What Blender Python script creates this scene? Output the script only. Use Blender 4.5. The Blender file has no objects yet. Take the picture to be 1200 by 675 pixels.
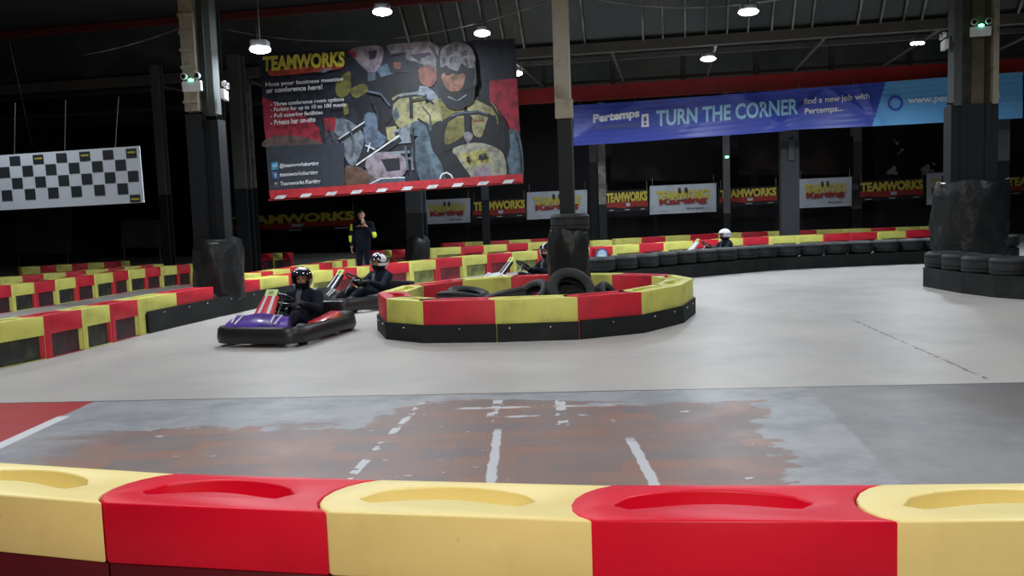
import bpy, bmesh, math, random
from mathutils import Vector, Matrix
random.seed(11)
SC = bpy.context.scene
C = SC.collection
PI = math.pi

# ------------------------------------------------------------------ camera
PITCH, ROLL, F, H = math.radians(5.0), math.radians(2.0), 1000.0, 1.5
_R0, _U0, FW = Vector((1, 0, 0)), Vector((0, math.sin(PITCH), math.cos(PITCH))), Vector((0, math.cos(PITCH), -math.sin(PITCH)))
RT = _R0 * math.cos(ROLL) - _U0 * math.sin(ROLL)
UP = _R0 * math.sin(ROLL) + _U0 * math.cos(ROLL)
cam = bpy.data.cameras.new('camera')
cam.sensor_width = 36.0
cam.lens = 36.0 * F / 1200.0
cam.clip_end = 200
co = bpy.data.objects.new('camera', cam)
C.objects.link(co)
co.matrix_world = Matrix(((RT.x, UP.x, -FW.x, 0), (RT.y, UP.y, -FW.y, 0), (RT.z, UP.z, -FW.z, H), (0, 0, 0, 1)))
SC.camera = co
CAM = Vector((0, 0, H))

def ray(px, py):
    return FW + RT * ((px - 600) / F) - UP * ((py - 337.5) / F)

def wall_pt(px, py, D, lift=0.0):
    """Point measured in the photograph, on the upright plane Y + .19 X = D of the hall's own grid (lift = distance off that plane)."""
    d = ray(px, py)
    t = (D - lift) / (d.y + 0.19 * d.x)
    return CAM + d * t

E1, E2 = Vector((0.9824, -0.1867, 0)), Vector((0.1867, 0.9824, 0))
def bld(bx, by, z):
    v = E1 * bx + E2 * by
    return Vector((v.x, v.y, z))

# ------------------------------------------------------------------ materials
def _principled(name):
    m = bpy.data.materials.new(name)
    m.use_nodes = True
    nt = m.node_tree
    return m, nt, nt.nodes['Principled BSDF']

class X:
    """tiny expression wrapper over shader math nodes"""
    nt = None
    def __init__(s, v): s.v = v
    @staticmethod
    def op(o, *a):
        n = X.nt.nodes.new('ShaderNodeMath'); n.operation = o
        for i, q in enumerate(a):
            q = q.v if isinstance(q, X) else q
            if isinstance(q, (int, float)): n.inputs[i].default_value = q
            else: X.nt.links.new(q, n.inputs[i])
        return X(n.outputs[0])
    def __add__(s, o): return X.op('ADD', s, o)
    __radd__ = __add__
    def __sub__(s, o): return X.op('SUBTRACT', s, o)
    def __rsub__(s, o): return X.op('SUBTRACT', o, s)
    def __mul__(s, o): return X.op('MULTIPLY', s, o)
    __rmul__ = __mul__
    def __neg__(s): return X.op('MULTIPLY', s, -1.0)

def xmin(a, b): return X.op('MINIMUM', a, b)
def xmax(a, b): return X.op('MAXIMUM', a, b)
def xabs(a): return X.op('ABSOLUTE', a)
def step(a, lo, hi):
    n = X.nt.nodes.new('ShaderNodeMapRange'); n.interpolation_type = 'SMOOTHSTEP'
    X.nt.links.new(a.v, n.inputs[0])
    n.inputs[1].default_value, n.inputs[2].default_value = lo, hi
    return X(n.outputs[0])
def noise(coord, scale, detail=4, rough=.55):
    n = X.nt.nodes.new('ShaderNodeTexNoise')
    n.inputs['Scale'].default_value = scale; n.inputs['Detail'].default_value = detail; n.inputs['Roughness'].default_value = rough
    X.nt.links.new(coord, n.inputs['Vector'])
    return X(n.outputs[0])
def mixc(f, a, b):
    n = X.nt.nodes.new('ShaderNodeMix'); n.data_type = 'RGBA'
    if isinstance(f, X): X.nt.links.new(f.v, n.inputs[0])
    else: n.inputs[0].default_value = f
    for k, q in ((6, a), (7, b)):
        if isinstance(q, tuple): n.inputs[k].default_value = (*q, 1)
        else: X.nt.links.new(q, n.inputs[k])
    return n.outputs[2]

def mat(name, col, rough=.55, metal=0., grime=None, bump=None, emit=0, spec=.5, coat=0):
    m, nt, p = _principled(name)
    X.nt = nt
    tc = nt.nodes.new('ShaderNodeTexCoord').outputs['Object']
    g = grime or (tuple(c * .8 for c in col), 3.0, .45, .75)
    f = step(noise(tc, g[1], 5), g[2], g[3])
    nt.links.new(mixc(f, tuple(col), tuple(g[0])), p.inputs['Base Color'])
    p.inputs['Roughness'].default_value = rough
    p.inputs['Metallic'].default_value = metal
    p.inputs['Specular IOR Level'].default_value = spec
    p.inputs['Coat Weight'].default_value = coat
    if emit:
        p.inputs['Emission Color'].default_value = (*col, 1); p.inputs['Emission Strength'].default_value = emit
    if bump:
        b = nt.nodes.new('ShaderNodeBump'); b.inputs['Strength'].default_value = bump[1]; b.inputs['Distance'].default_value = .02
        nt.links.new(noise(tc, bump[0], 5).v, b.inputs['Height']); nt.links.new(b.outputs[0], p.inputs['Normal'])
    return m

M = {}
M['red'] = mat('red_plastic', (.70, .004, .032), .40, spec=.35, grime=((.54, .004, .024), 2.2, .45, .8), bump=(9, .08))
M['yellow'] = mat('yellow_plastic', (.86, .74, .32), .42, grime=((.68, .58, .22), 2.4, .48, .85), bump=(9, .08))
M['lime'] = mat('yellow_green_plastic', (.64, .63, .14), .5, grime=((.36, .37, .10), 3.0, .42, .8), bump=(9, .08))
M['scarlet'] = mat('track_red_plastic', (.56, .012, .03), .5, grime=((.28, .012, .022), 3.0, .42, .8), bump=(9, .08))
M['limerecess'] = mat('dark_yellow_recess', (.07, .08, .03), .7, grime=((.016, .018, .016), 5, .25, .6))  # recess faces, yellow here and red below: much darker than the block body
M['redrecess'] = mat('dark_red_recess', (.085, .012, .018), .7, grime=((.025, .012, .015), 5, .3, .65))
M['darkred'] = mat('dark_red_plastic', (.10, .004, .012), .5)
M['rubber'] = mat('black_rubber', (.017, .02, .022), .65, spec=.35, grime=((.036, .04, .04), 4, .45, .8), bump=(20, .2))
M['belt'] = mat('black_belting', (.012, .014, .015), .7, spec=.25, grime=((.026, .028, .026), 3, .4, .8))
M['wrap'] = mat('black_plastic_wrap', (.012, .014, .016), .34, spec=.35, grime=((.02, .024, .026), 3, .4, .7), bump=(7, .9))
M['black'] = mat('black_plastic', (.015, .015, .018), .35)
M['blackmat'] = mat('matt_black', (.012, .012, .014), .8)
M['chrome'] = mat('bare_steel', (.6, .6, .62), .25, 1.0)
M['steel'] = mat('painted_steel', (.10, .105, .11), .5)
M['tan'] = mat('cream_paint', (.30, .275, .21), .6, grime=((.16, .13, .09), 5, .5, .75))
M['olive'] = mat('olive_paint', (.055, .05, .03), .65, grime=((.03, .028, .02), 5, .4, .7))
M['greyp'] = mat('grey_paint', (.085, .098, .098), .85, spec=.15, grime=((.08, .09, .09), 4, .4, .7))
M['darkgrey'] = mat('dark_slate_paint', (.03, .037, .045), .6)
M['colblack'] = mat('black_column_paint', (.009, .012, .015), .6, spec=.3)
M['white'] = mat('white_plastic', (.75, .76, .80), .4)
M['green_led'] = mat('green_led', (.15, 1, .55), .3, emit=6)
M['lamp'] = mat('lamp_lens', (.93, .96, 1.0), .3, emit=28)
M['lampdim'] = mat('far_lamp_lens', (1.0, .93, .88), .3, emit=9)
M['redbeam'] = mat('red_beam_paint', (.42, .018, .02), .5, grime=((.30, .014, .016), 2, .4, .8))
M['redridge'] = mat('dull_red_paint', (.12, .02, .02), .6)
M['glazing'] = mat('sooty_roof_glazing', (.02, .028, .027), .25, grime=((.04, .05, .045), .6, .4, .7))
M['bar'] = mat('pale_glazing_bar', (.26, .25, .22), .6, grime=((.07, .07, .06), 1.5, .4, .65))
M['roof'] = mat('dark_roof_boards', (.010, .009, .010), .85, grime=((.02, .018, .018), .8, .4, .7))
M['wall'] = mat('black_wall_paint', (.006, .006, .008), .85, grime=((.012, .011, .012), .7, .4, .7))
M['purlin'] = mat('dusty_purlin', (.085, .08, .07), .7)
M['skin'] = mat('skin', (.52, .27, .19), .5)
M['lips'] = mat('lips', (.35, .12, .10), .5)
M['eye'] = mat('eye_dark', (.03, .02, .015), .3)
M['suit'] = mat('dark_race_suit', (.008, .011, .019), .85, spec=.12, grime=((.013, .017, .027), 9, .4, .7))
M['suitgrey'] = mat('grey_shirt', (.09, .10, .12), .8)
M['glove'] = mat('black_glove', (.012, .012, .014), .7)
M['shoe'] = mat('dark_shoe', (.02, .02, .022), .6)
M['hiviz'] = mat('fluorescent_yellow_cloth', (.75, .95, .05), .6, emit=0)
M['hair'] = mat('dark_hair', (.015, .011, .01), .7)
M['purple'] = mat('purple_fairing', (.12, .06, .42), .3, grime=((.06, .03, .2), 6, .45, .7), coat=.5)
M['kred'] = mat('kart_red', (.62, .02, .04), .3, coat=.5)
M['korange'] = mat('kart_orange_sticker', (.85, .22, .08), .35)
M['kwhite'] = mat('kart_white', (.72, .72, .74), .3, coat=.5)
M['kblue'] = mat('kart_dark_blue', (.02, .03, .09), .3, coat=.5)
M['plate'] = mat('number_plate_yellow', (.62, .72, .25), .4)
M['plateg'] = mat('plate_green_mark', (.12, .30, .06), .4)
M['helmblack'] = mat('black_helmet', (.012, .012, .014), .18, coat=1)
M['helmwhite'] = mat('white_helmet', (.72, .74, .78), .2, coat=1)
M['vis'] = mat('dark_visor', (.02, .02, .03), .08, coat=1)
M['engine'] = mat('engine_metal', (.14, .14, .15), .4, .7)

# ------------------------------------------------------------------ object helpers
def tag(o, label=None, cat=None, group=None, kind=None):
    if label: o['label'] = label
    if cat: o['category'] = cat
    if group: o['group'] = group
    if kind: o['kind'] = kind
    return o

def empty(name, loc=(0, 0, 0), rz=0.0, label=None, cat=None, group=None):
    o = bpy.data.objects.new(name, None); C.objects.link(o)
    o.location = loc; o.rotation_euler = (0, 0, rz); o.empty_display_size = .2
    return tag(o, label, cat, group)

def build(name, bm, mats, parent=None, smooth=False, loc=None):
    bm.normal_update()
    me = bpy.data.meshes.new(name)
    bm.to_mesh(me); bm.free()
    for m in (mats if isinstance(mats, (list, tuple)) else [mats]):
        me.materials.append(M[m] if isinstance(m, str) else m)
    if smooth:
        me.polygons.foreach_set('use_smooth', [True] * len(me.polygons))
        try: me.set_sharp_from_angle(angle=math.radians(40))
        except Exception: pass
    o = bpy.data.objects.new(name, me); C.objects.link(o)
    if parent is not None: o.parent = parent
    if loc is not None: o.location = loc
    return o

def inst(name, mesh, loc=(0, 0, 0), rz=0.0, scale=(1, 1, 1), parent=None, rot=None):
    o = bpy.data.objects.new(name, mesh); C.objects.link(o)
    o.location = loc; o.rotation_euler = rot if rot is not None else (0, 0, rz); o.scale = scale
    if parent is not None: o.parent = parent
    return o

def setm(bm, faces, mi):
    for f in faces: f.material_index = mi

def box(bm, c, s, rot=None, mi=0, bev=0.0):
    r = bmesh.ops.create_cube(bm, size=1.0)
    vs = r['verts']
    mtx = Matrix.Translation(Vector(c)) @ (rot.to_4x4() if rot is not None else Matrix.Identity(4)) @ Matrix.Diagonal((s[0], s[1], s[2], 1))
    bmesh.ops.transform(bm, matrix=mtx, verts=vs)
    fs = list({f for v in vs for f in v.link_faces})
    setm(bm, fs, mi)
    if bev > 0:
        es = list({e for f in fs for e in f.edges})
        rr = bmesh.ops.bevel(bm, geom=es, offset=bev, segments=2, affect='EDGES', profile=.5)
        setm(bm, rr['faces'], mi)

def tube(bm, pts, r, seg=8, mi=0, closed=False, flat=None):
    pts = [Vector(p) for p in pts]
    n = len(pts); rings = []
    rr = r if isinstance(r, (list, tuple)) else [r] * n
    up0 = Vector((0, 0, 1))
    for i, p in enumerate(pts):
        a = pts[(i - 1) % n] if (closed or i > 0) else p
        b = pts[(i + 1) % n] if (closed or i < n - 1) else p
        t = (b - a)
        t = t.normalized() if t.length > 1e-9 else Vector((1, 0, 0))
        u = up0 if abs(t.dot(up0)) < .95 else Vector((1, 0, 0))
        s = t.cross(u).normalized(); w = s.cross(t).normalized()
        rings.append([bm.verts.new(p + s * math.cos(k * 2 * PI / seg) * rr[i] + w * math.sin(k * 2 * PI / seg) * rr[i]) for k in range(seg)])
    fs = []
    m = n if closed else n - 1
    for i in range(m):
        A, B = rings[i], rings[(i + 1) % n]
        for k in range(seg):
            fs.append(bm.faces.new((A[k], A[(k + 1) % seg], B[(k + 1) % seg], B[k])))
    if not closed:
        fs.append(bm.faces.new(list(reversed(rings[0])))); fs.append(bm.faces.new(rings[-1]))
    setm(bm, fs, mi)
    return fs

def lathe(bm, prof, seg=32, axis='Z', c=(0, 0, 0), mi=0, closed=True):
    """profile of (radius, height); ring closed into a torus-like solid when closed"""
    rings = []
    for k in range(seg):
        a = 2 * PI * k / seg
        ring = []
        for r, h in prof:
            x, y = r * math.cos(a), r * math.sin(a)
            p = {'Z': (x, y, h), 'Y': (x, h, y), 'X': (h, x, y)}[axis]
            ring.append(bm.verts.new((p[0] + c[0], p[1] + c[1], p[2] + c[2])))
        rings.append(ring)
    n = len(prof); fs = []
    for k in range(seg):
        A, B = rings[k], rings[(k + 1) % seg]
        for i in range(n if closed else n - 1):
            j = (i + 1) % n
            fs.append(bm.faces.new((A[i], B[i], B[j], A[j])))
    bmesh.ops.recalc_face_normals(bm, faces=fs)
    setm(bm, fs, mi)
    return fs

def sphere(bm, c, r, mi=0, seg=16, rings=10, rot=None):
    q = bmesh.ops.create_uvsphere(bm, u_segments=seg, v_segments=rings, radius=1.0)
    s = r if isinstance(r, (tuple, list)) else (r, r, r)
    mtx = Matrix.Translation(Vector(c)) @ (rot.to_4x4() if rot is not None else Matrix.Identity(4)) @ Matrix.Diagonal((s[0], s[1], s[2], 1))
    bmesh.ops.transform(bm, matrix=mtx, verts=q['verts'])
    setm(bm, {f for v in q['verts'] for f in v.link_faces}, mi)

def extrude_poly(bm, pts2, z0, z1, mi=0):
    a = [bm.verts.new((x, y, z0)) for x, y in pts2]; b = [bm.verts.new((x, y, z1)) for x, y in pts2]
    n = len(a)
    fs = [bm.faces.new(list(reversed(a))), bm.faces.new(b)]
    for i in range(n): fs.append(bm.faces.new((a[i], a[(i + 1) % n], b[(i + 1) % n], b[i])))
    setm(bm, fs, mi)
    return fs

def evaluated(o):
    dg = bpy.context.evaluated_depsgraph_get(); dg.update()
    me = bpy.data.meshes.new_from_object(o.evaluated_get(dg))
    return me

def temp_obj(bm):
    me = bpy.data.meshes.new('tmp'); bm.normal_update(); bm.to_mesh(me); bm.free()
    o = bpy.data.objects.new('tmp', me); C.objects.link(o)
    return o

def kill(o):
    me = o.data
    bpy.data.objects.remove(o)
    if me and me.users == 0: bpy.data.meshes.remove(me)

ORD = ['first', 'second', 'third', 'fourth', 'fifth', 'sixth', 'seventh', 'eighth', 'ninth', 'tenth', 'eleventh', 'twelfth', 'thirteenth', 'fourteenth',
       'fifteenth', 'sixteenth', 'seventeenth', 'eighteenth', 'nineteenth', 'twentieth', 'twenty-first', 'twenty-second', 'twenty-third', 'twenty-fourth',
       'twenty-fifth', 'twenty-sixth', 'twenty-seventh', 'twenty-eighth', 'twenty-ninth', 'thirtieth']

# ------------------------------------------------------------------ floor
def floor_material():
    m, nt, p = _principled('hall_floor')
    X.nt = nt
    geo = nt.nodes.new('ShaderNodeTexCoord').outputs['Object']
    sep = nt.nodes.new('ShaderNodeSeparateXYZ'); nt.links.new(geo, sep.inputs[0])
    x, y = X(sep.outputs[0]), X(sep.outputs[1])
    def cm(sx, sy):
        c = nt.nodes.new('ShaderNodeCombineXYZ')
        nt.links.new((x * sx).v, c.inputs[0]); nt.links.new((y * sy).v, c.inputs[1])
        return c.outputs[0]
    nA, nB, nC, nD = noise(geo, .5, 4), noise(geo, 2.2, 5, .6), noise(geo, 7, 4), noise(cm(1.0, 2.2), 1.6, 5, .65)
    # track: pale painted boards, beyond the long joint
    track = mixc(step(nA, .35, .7), (.45, .43, .405), (.37, .36, .35))
    track = mixc(step(nB, .55, .8) * .45, track, (.30, .29, .28))
    scuff = step(noise(cm(.35, 1.8), 1.3, 6, .7), .58, .75)
    track = mixc(scuff * .35, track, (.24, .24, .245))
    # near strip: old grey paint over pavers
    grey = mixc(step(nB, .35, .7), (.31, .325, .345), (.21, .22, .245))
    grey = mixc(step(nC, .5, .8) * .5, grey, (.37, .38, .40))
    right = step(x + y * -.146 + (nB - .5) * .06, 1.36, 1.40)
    panel = mixc(step(nA + (nC - .5) * .3, .38, .62), (.14, .145, .165), (.235, .23, .23))
    grey = mixc(right * .8, grey, panel)
    darkr = step(x + y * .28 + (nB - .5) * .5, 4.55, 5.2)
    grey = mixc(darkr * .75, grey, (.13, .122, .115))
    br = nt.nodes.new('ShaderNodeTexBrick')
    br.inputs['Color1'].default_value = (.27, .155, .122, 1); br.inputs['Color2'].default_value = (.155, .15, .162, 1); br.inputs['Mortar'].default_value = (.17, .145, .14, 1)
    br.inputs['Scale'].default_value = 1; br.inputs['Brick Width'].default_value = .40; br.inputs['Row Height'].default_value = .20
    br.inputs['Mortar Size'].default_value = .006; br.inputs['Mortar Smooth'].default_value = .6; br.inputs['Bias'].default_value = -.15
    nt.links.new(geo, br.inputs['Vector'])
    brick = mixc(step(nB, .40, .70) * .6, br.outputs[0], (.19, .165, .165))
    brick = mixc(step(nC, .45, .8) * .35, brick, (.26, .17, .14))
    # where the paint has worn off: one ragged blob
    rag = (nD - .5) * 1.5 + (nC - .5) * .45
    dl = step(x + 3.65 + rag * 1.0, .1, .8)
    dr = 1 - step(x + y * -.18 + rag * .5, .66, .70)
    topb = 1 - step(y - step(x, -1.2, -.7) * .72 + x * .06 + step(x, .35, .6) * .22 + rag * .8, 6.00, 6.08)
    worn = dl * dr * topb
    worn = worn * (1 - step(noise(cm(1.2, 3.5), 2.5, 6, .7), .66, .68) * step(y, 5.6, 6.3))
    near = mixc(worn, grey, brick)
    # left: red painted apron with its white edge line
    lx = x + 3.655 - (y - 6.6) * .0
    redm = (1 - step(lx + (nC - .5) * .05, -.02, .01))
    redm = xmax(redm, step(xabs(x + 3.4), .0, .3) * 0)
    near = mixc(redm * (1 - step(nC, .74, .8)), near, (.36, .015, .018))
    redn = (1 - step(y + rag * .2 + x * .25, 4.1, 4.6)) * (1 - step(x, -2.9, -2.4))
    near = mixc(redn, near, (.27, .015, .02))
    wl = (1 - step(xabs(lx - .02), .045, .06)) * (1 - step(y, 6.72, 6.8))
    near = mixc(wl, near, (.62, .64, .68))
    # worn white lines running away from the barrier
    def line(x0, k, y0, y1, w, keep):
        d = xabs(x - ((y - 5.0) * k + x0)) + (nC - .5) * .05
        e = (1 - step(d, w, w + .012)) * step(y, y0 - .03, y0 + .03) * (1 - step(y, y1 - .05, y1 + .05))
        return e * (1 - step(nD + (nC - .5) * .7, keep, keep + .03))
    L = xmax(xmax(line(-.15, .02, 4.4, 5.85, .022, .62), line(.74, .0, 4.3, 5.5, .024, .64)), xmax(line(-.97, .115, 4.6, 6.8, .018, .47), line(-.30, .09, 5.9, 6.8, .03, .48)))
    L = xmax(L, line(.30, .03, 5.9, 6.8, .03, .50))
    cross = (1 - step(xabs(y - 6.52 + x * .05) + (nC - .5) * .06, .02, .035)) * step(x, -.5, -.4) * (1 - step(x, .7, .8))
    cross2 = (1 - step(xabs(y - 6.22 + x * .05) + (nC - .5) * .06, .015, .03)) * step(x, -.2, -.1) * (1 - step(x, .45, .55))
    L = xmax(L, xmax(cross, cross2) * (1 - step(nD, .53, .56)))
    fleck = step(noise(cm(1.6, 3.2), 3.3, 3, .5), .705, .72) * worn
    near = mixc(xmax(L, fleck), near, (.50, .52, .55))
    edge = y - (7.05 - x * .071) + (nB - .5) * .03
    col = mixc(step(edge, -.006, .006), near, track)
    col = mixc((1 - step(xabs(edge), .008, .022)) * .85, col, (.035, .033, .03))
    crack = (1 - step(xabs(x - ((y - 6.92) * .11 + 3.9) + (nC - .5) * .10), .008, .02)) * step(y, 6.9, 7.0) * (1 - step(y, 10.6, 10.9)) * step(nC, .42, .5)
    col = mixc(crack * .8, col, (.05, .05, .05))
    # further in the hall the floor colour is mixed towards a darker grey
    far = step(y - xabs(x) * .2 + x * .9 * 0, 15.0, 18.0)
    col = mixc(far * .35, col, (.26, .27, .28))
    nt.links.new(col, p.inputs['Base Color'])
    nt.links.new((nB * .3 + .30).v, p.inputs['Roughness'])
    p.inputs['Specular IOR Level'].default_value = .32
    b = nt.nodes.new('ShaderNodeBump'); b.inputs['Strength'].default_value = .18; b.inputs['Distance'].default_value = .01
    nt.links.new((nC + nB + worn * .6).v, b.inputs['Height']); nt.links.new(b.outputs[0], p.inputs['Normal'])
    return m
M['floor'] = floor_material()

def hall():
    X0, X1, Y0, Y1, ZT = -27.0, 26.0, -6.0, 37.0, 8.4
    bm = bmesh.new(); box(bm, (0, 15.5, -.1), (60, 50, .2))
    tag(build('floor', bm, 'floor'), kind='structure')
    def wall(name, a, b, t):
        bm = bmesh.new()
        pa, pb = bld(*a, 0), bld(*b, 0); d = (pb - pa).normalized(); n = Vector((-d.y, d.x, 0)) * t
        extrude_poly(bm, [(pa.x, pa.y), (pb.x, pb.y), (pb.x + n.x, pb.y + n.y), (pa.x + n.x, pa.y + n.y)], 0, ZT)
        bmesh.ops.recalc_face_normals(bm, faces=bm.faces[:])
        tag(build(name, bm, 'wall'), kind='structure')
    wall('wall_back', (X0, Y1), (X1, Y1), .3)
    wall('wall_front', (X0, Y0), (X1, Y0), -.3)
    wall('wall_left', (X0, Y0), (X0, Y1), .3)
    wall('wall_right', (X1, Y0), (X1, Y1), -.3)
    # saw-tooth roof
    prof = [(-6.2, 5.72 + 1.2 * .35)]
    for k in range(5):
        g = 22.1 + (k - 3) * 10; r = g - 1.2
        prof.append((r, 6.95)); prof.append((g, 5.72))
    prof.append((37.4, 5.72 + 5.3 / 8.8 * 1.23))
    bm = bmesh.new(); rows = []
    for by, z in prof:
        rows.append([bm.verts.new(bld(bx, by, z)) for bx in (X0, X1)] + [bm.verts.new(bld(bx, by, z + .15)) for bx in (X0, X1)])
    for i in range(len(rows) - 1):
        a, b = rows[i], rows[i + 1]
        glaz = prof[i][1] > prof[i + 1][1]
        f = bm.faces.new((a[0], b[0], b[1], a[1])); f.material_index = 1 if glaz else 0
        f = bm.faces.new((a[2], a[3], b[3], b[2])); f.material_index = 0
        f = bm.faces.new((a[0], a[2], b[2], b[0])); f = bm.faces.new((a[1], b[1], b[3], a[3]))
    bm.faces.new((rows[0][0], rows[0][1], rows[0][3], rows[0][2])); bm.faces.new((rows[-1][0], rows[-1][2], rows[-1][3], rows[-1][1]))
    tag(build('ceiling', bm, ['roof', 'glazing']), kind='structure')
    def beam(name, m, bx0, bx1, by, z0, z1, t):
        bm = bmesh.new()
        a, b = bld(bx0, by - t / 2, z0), bld(bx1, by - t / 2, z0); n = E2 * t
        extrude_poly(bm, [(a.x, a.y), (b.x, b.y), (b.x + n.x, b.y + n.y), (a.x + n.x, a.y + n.y)], z0, z1)
        bmesh.ops.recalc_face_normals(bm, faces=bm.faces[:])
        return tag(build(name, bm, m), kind='structure')
    RB = 29.6 * .9824
    beam('trim_1', 'redbeam', -12.7, X1, RB, 5.18, 5.66, .25)
    beam('trim_2', 'redbeam', -1.5, 3.2, RB, 3.86, 4.10, .2)
    beam('trim_3', 'redridge', X0, X1, 20.85, 6.72, 6.9, .12)
    beam('trim_4', 'purlin', X0, X1, 22.1, 5.46, 5.70, .22)
    beam('trim_5', 'purlin', X0, X1, 25.6, 5.86, 5.98, .12)
    beam('trim_6', 'purlin', X0, X1, RB + .5, 5.80, 5.90, .12)
    # glazing bars of the visible slope
    bm = bmesh.new()
    n = 0
    for i in range(52):
        bx = -6.6 + i * .5 + random.uniform(-.05, .05)
        a, b = bld(bx, 20.93, 6.84), bld(bx, 22.02, 5.73)
        if random.random() < .12: continue
        e = E1 * .02
        nn = Vector((0, 0, -.05)) - E2 * .03
        vs = [bm.verts.new(p) for p in (a - e, a + e, b + e, b - e, a - e + nn, a + e + nn, b + e + nn, b - e + nn)]
        for q in ((0, 1, 2, 3), (4, 7, 6, 5), (0, 4, 5, 1), (1, 5, 6, 2), (2, 6, 7, 3), (3, 7, 4, 0)): bm.faces.new([vs[k] for k in q])
    bmesh.ops.recalc_face_normals(bm, faces=bm.faces[:])
    tag(build('trim_7', bm, 'bar'), kind='structure')
    # little posts of the truss above the red beam
    bm = bmesh.new()
    for i in range(17):
        bx = -16 + i * 2.35
        p = bld(bx, RB + .45, 5.92); box(bm, (p.x, p.y, 6.1), (.16, .12, .9), mi=0)
        q = bld(bx + .8, 24.6, 5.9)
    for i in range(14):
        a, b = bld(-15 + i * 2.7, 22.2, 5.66), bld(-15 + i * 2.7, RB, 5.72)
        tube(bm, [a, b], .045, 6)
    tag(build('trim_8', bm, 'purlin'), kind='structure')
hall()

# ------------------------------------------------------------------ barrier blocks
def outline(L, W, s, n=7):
    pts = [(0, 0), (L, 0)]
    c = W / 2; R = (c * c + s * s) / (2 * s); a = math.asin(min(1, c / R))
    arc = []
    for i in range(1, n):
        t = -a + 2 * a * i / n
        arc.append((-(R * math.cos(t) - (R - s)), c + R * math.sin(t)))
    pts += [(L + x, y) for x, y in arc]
    pts += [(L, W), (0, W)]
    pts += [(x, y) for x, y in reversed(arc)]
    return pts

def block_mesh(name, body, recess_mat, z0, z1, slot=True, recess=False, W=.36, s=.12, gap=.006, shear=0.0):
    bm = bmesh.new()
    pts = outline(1.0, W, s)
    pts = [(x + (gap if x < .4 else -gap), y) for x, y in pts]
    pts = [(x + shear * y, y) for x, y in pts]
    extrude_poly(bm, pts, z0, z1); bmesh.ops.recalc_face_normals(bm, faces=bm.faces[:])
    o = temp_obj(bm); cut = []
    if slot:
        bm = bmesh.new(); up, lo = [], []
        N = 14
        for i in range(N + 1):
            t = i / N; x = .07 + .69 * t; yc = W * .46 + .075 * math.sin(PI * min(1, t * 1.05)) * (1 if True else 0) - .02 * (1 - t)
            hw = .066 * math.sqrt(max(0.0, 1 - (2 * t - 1) ** 6)) + .004
            up.append((x, yc + hw)); lo.append((x, yc - hw))
        extrude_poly(bm, lo + list(reversed(up)), z1 - (.21 if z0 > 0 else .13), z1 + .1); bmesh.ops.recalc_face_normals(bm, faces=bm.faces[:])
        cut.append(temp_obj(bm))
    if recess:
        bm = bmesh.new(); box(bm, (.575, -.01, .145), (.83, .09, .27))
        cut.append(temp_obj(bm))
    for k, c in enumerate(cut):
        md = o.modifiers.new('b%d' % k, 'BOOLEAN'); md.operation = 'DIFFERENCE'; md.object = c; md.solver = 'EXACT'
    bv = o.modifiers.new('v', 'BEVEL'); bv.width = .009; bv.segments = 3; bv.limit_method = 'ANGLE'; bv.angle_limit = math.radians(50)
    me = evaluated(o); me.name = name
    for c in cut: kill(c)
    kill(o)
    me.materials.clear(); me.materials.append(M[body]); me.materials.append(M[recess_mat])
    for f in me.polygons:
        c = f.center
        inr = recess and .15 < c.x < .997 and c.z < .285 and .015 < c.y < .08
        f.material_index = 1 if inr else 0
        f.use_smooth = True
    try: me.set_sharp_from_angle(angle=math.radians(35))
    except Exception: pass
    return me

def scuffed():
    m, nt, p = _principled('scuffed_yellow_plastic'); X.nt = nt
    tc = nt.nodes.new('ShaderNodeTexCoord').outputs['Object']
    sep = nt.nodes.new('ShaderNodeSeparateXYZ'); nt.links.new(tc, sep.inputs[0])
    c = nt.nodes.new('ShaderNodeCombineXYZ'); x, y, z = X(sep.outputs[0]), X(sep.outputs[1]), X(sep.outputs[2])
    nt.links.new((x * 14 + z * 3).v, c.inputs[0]); nt.links.new((y * 2).v, c.inputs[1]); nt.links.new((z * 4.0).v, c.inputs[2])
    st = step(noise(c.outputs[0], 1.0, 3, .6), .68, .76)
    col = mixc(step(noise(tc, 2.4, 5), .45, .8), (.86, .74, .32), (.72, .61, .24))
    col = mixc(st * .55, col, (.30, .24, .10))
    col = mixc(step(noise(tc, 9, 4), .66, .72) * .3, col, (.95, .88, .6))
    nt.links.new(col, p.inputs['Base Color']); p.inputs['Roughness'].default_value = .42
    b = nt.nodes.new('ShaderNodeBump'); b.inputs['Strength'].default_value = .08; b.inputs['Distance'].default_value = .02
    nt.links.new(noise(tc, 9, 4).v, b.inputs['Height']); nt.links.new(b.outputs[0], p.inputs['Normal'])
    return m
M['scuffed'] = scuffed()
M['limerecess_mid'] = mat('mid_yellow_green_recess', (.25, .27, .075), .6, grime=((.10, .11, .04), 4, .4, .75))  # milder dark colours for the recess faces of several far barriers
M['redrecess_mid'] = mat('mid_red_recess', (.24, .014, .028), .6, grime=((.09, .014, .02), 4, .4, .75))
BM = {}
BM['FY'] = block_mesh('yellow_block', 'scuffed', 'scuffed', .27, .5, shear=.18)
BM['FR'] = block_mesh('red_block', 'red', 'red', .27, .5, shear=.18)
BM['FD'] = block_mesh('dark_red_block', 'darkred', 'darkred', 0, .268, slot=False, shear=.18)
BM['Y'] = block_mesh('lime_block', 'lime', 'limerecess', 0, .5, True, True)
BM['R'] = block_mesh('scarlet_block', 'scarlet', 'redrecess', 0, .5, True, True)
BM['YW'] = block_mesh('lime_block_mid_recess', 'lime', 'limerecess_mid', 0, .5, True, True)
BM['RW'] = block_mesh('scarlet_block_mid_recess', 'scarlet', 'redrecess_mid', 0, .5, True, True)
BM['YP'] = block_mesh('lime_block_plain', 'lime', 'limerecess', 0, .5, True, False)
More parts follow.
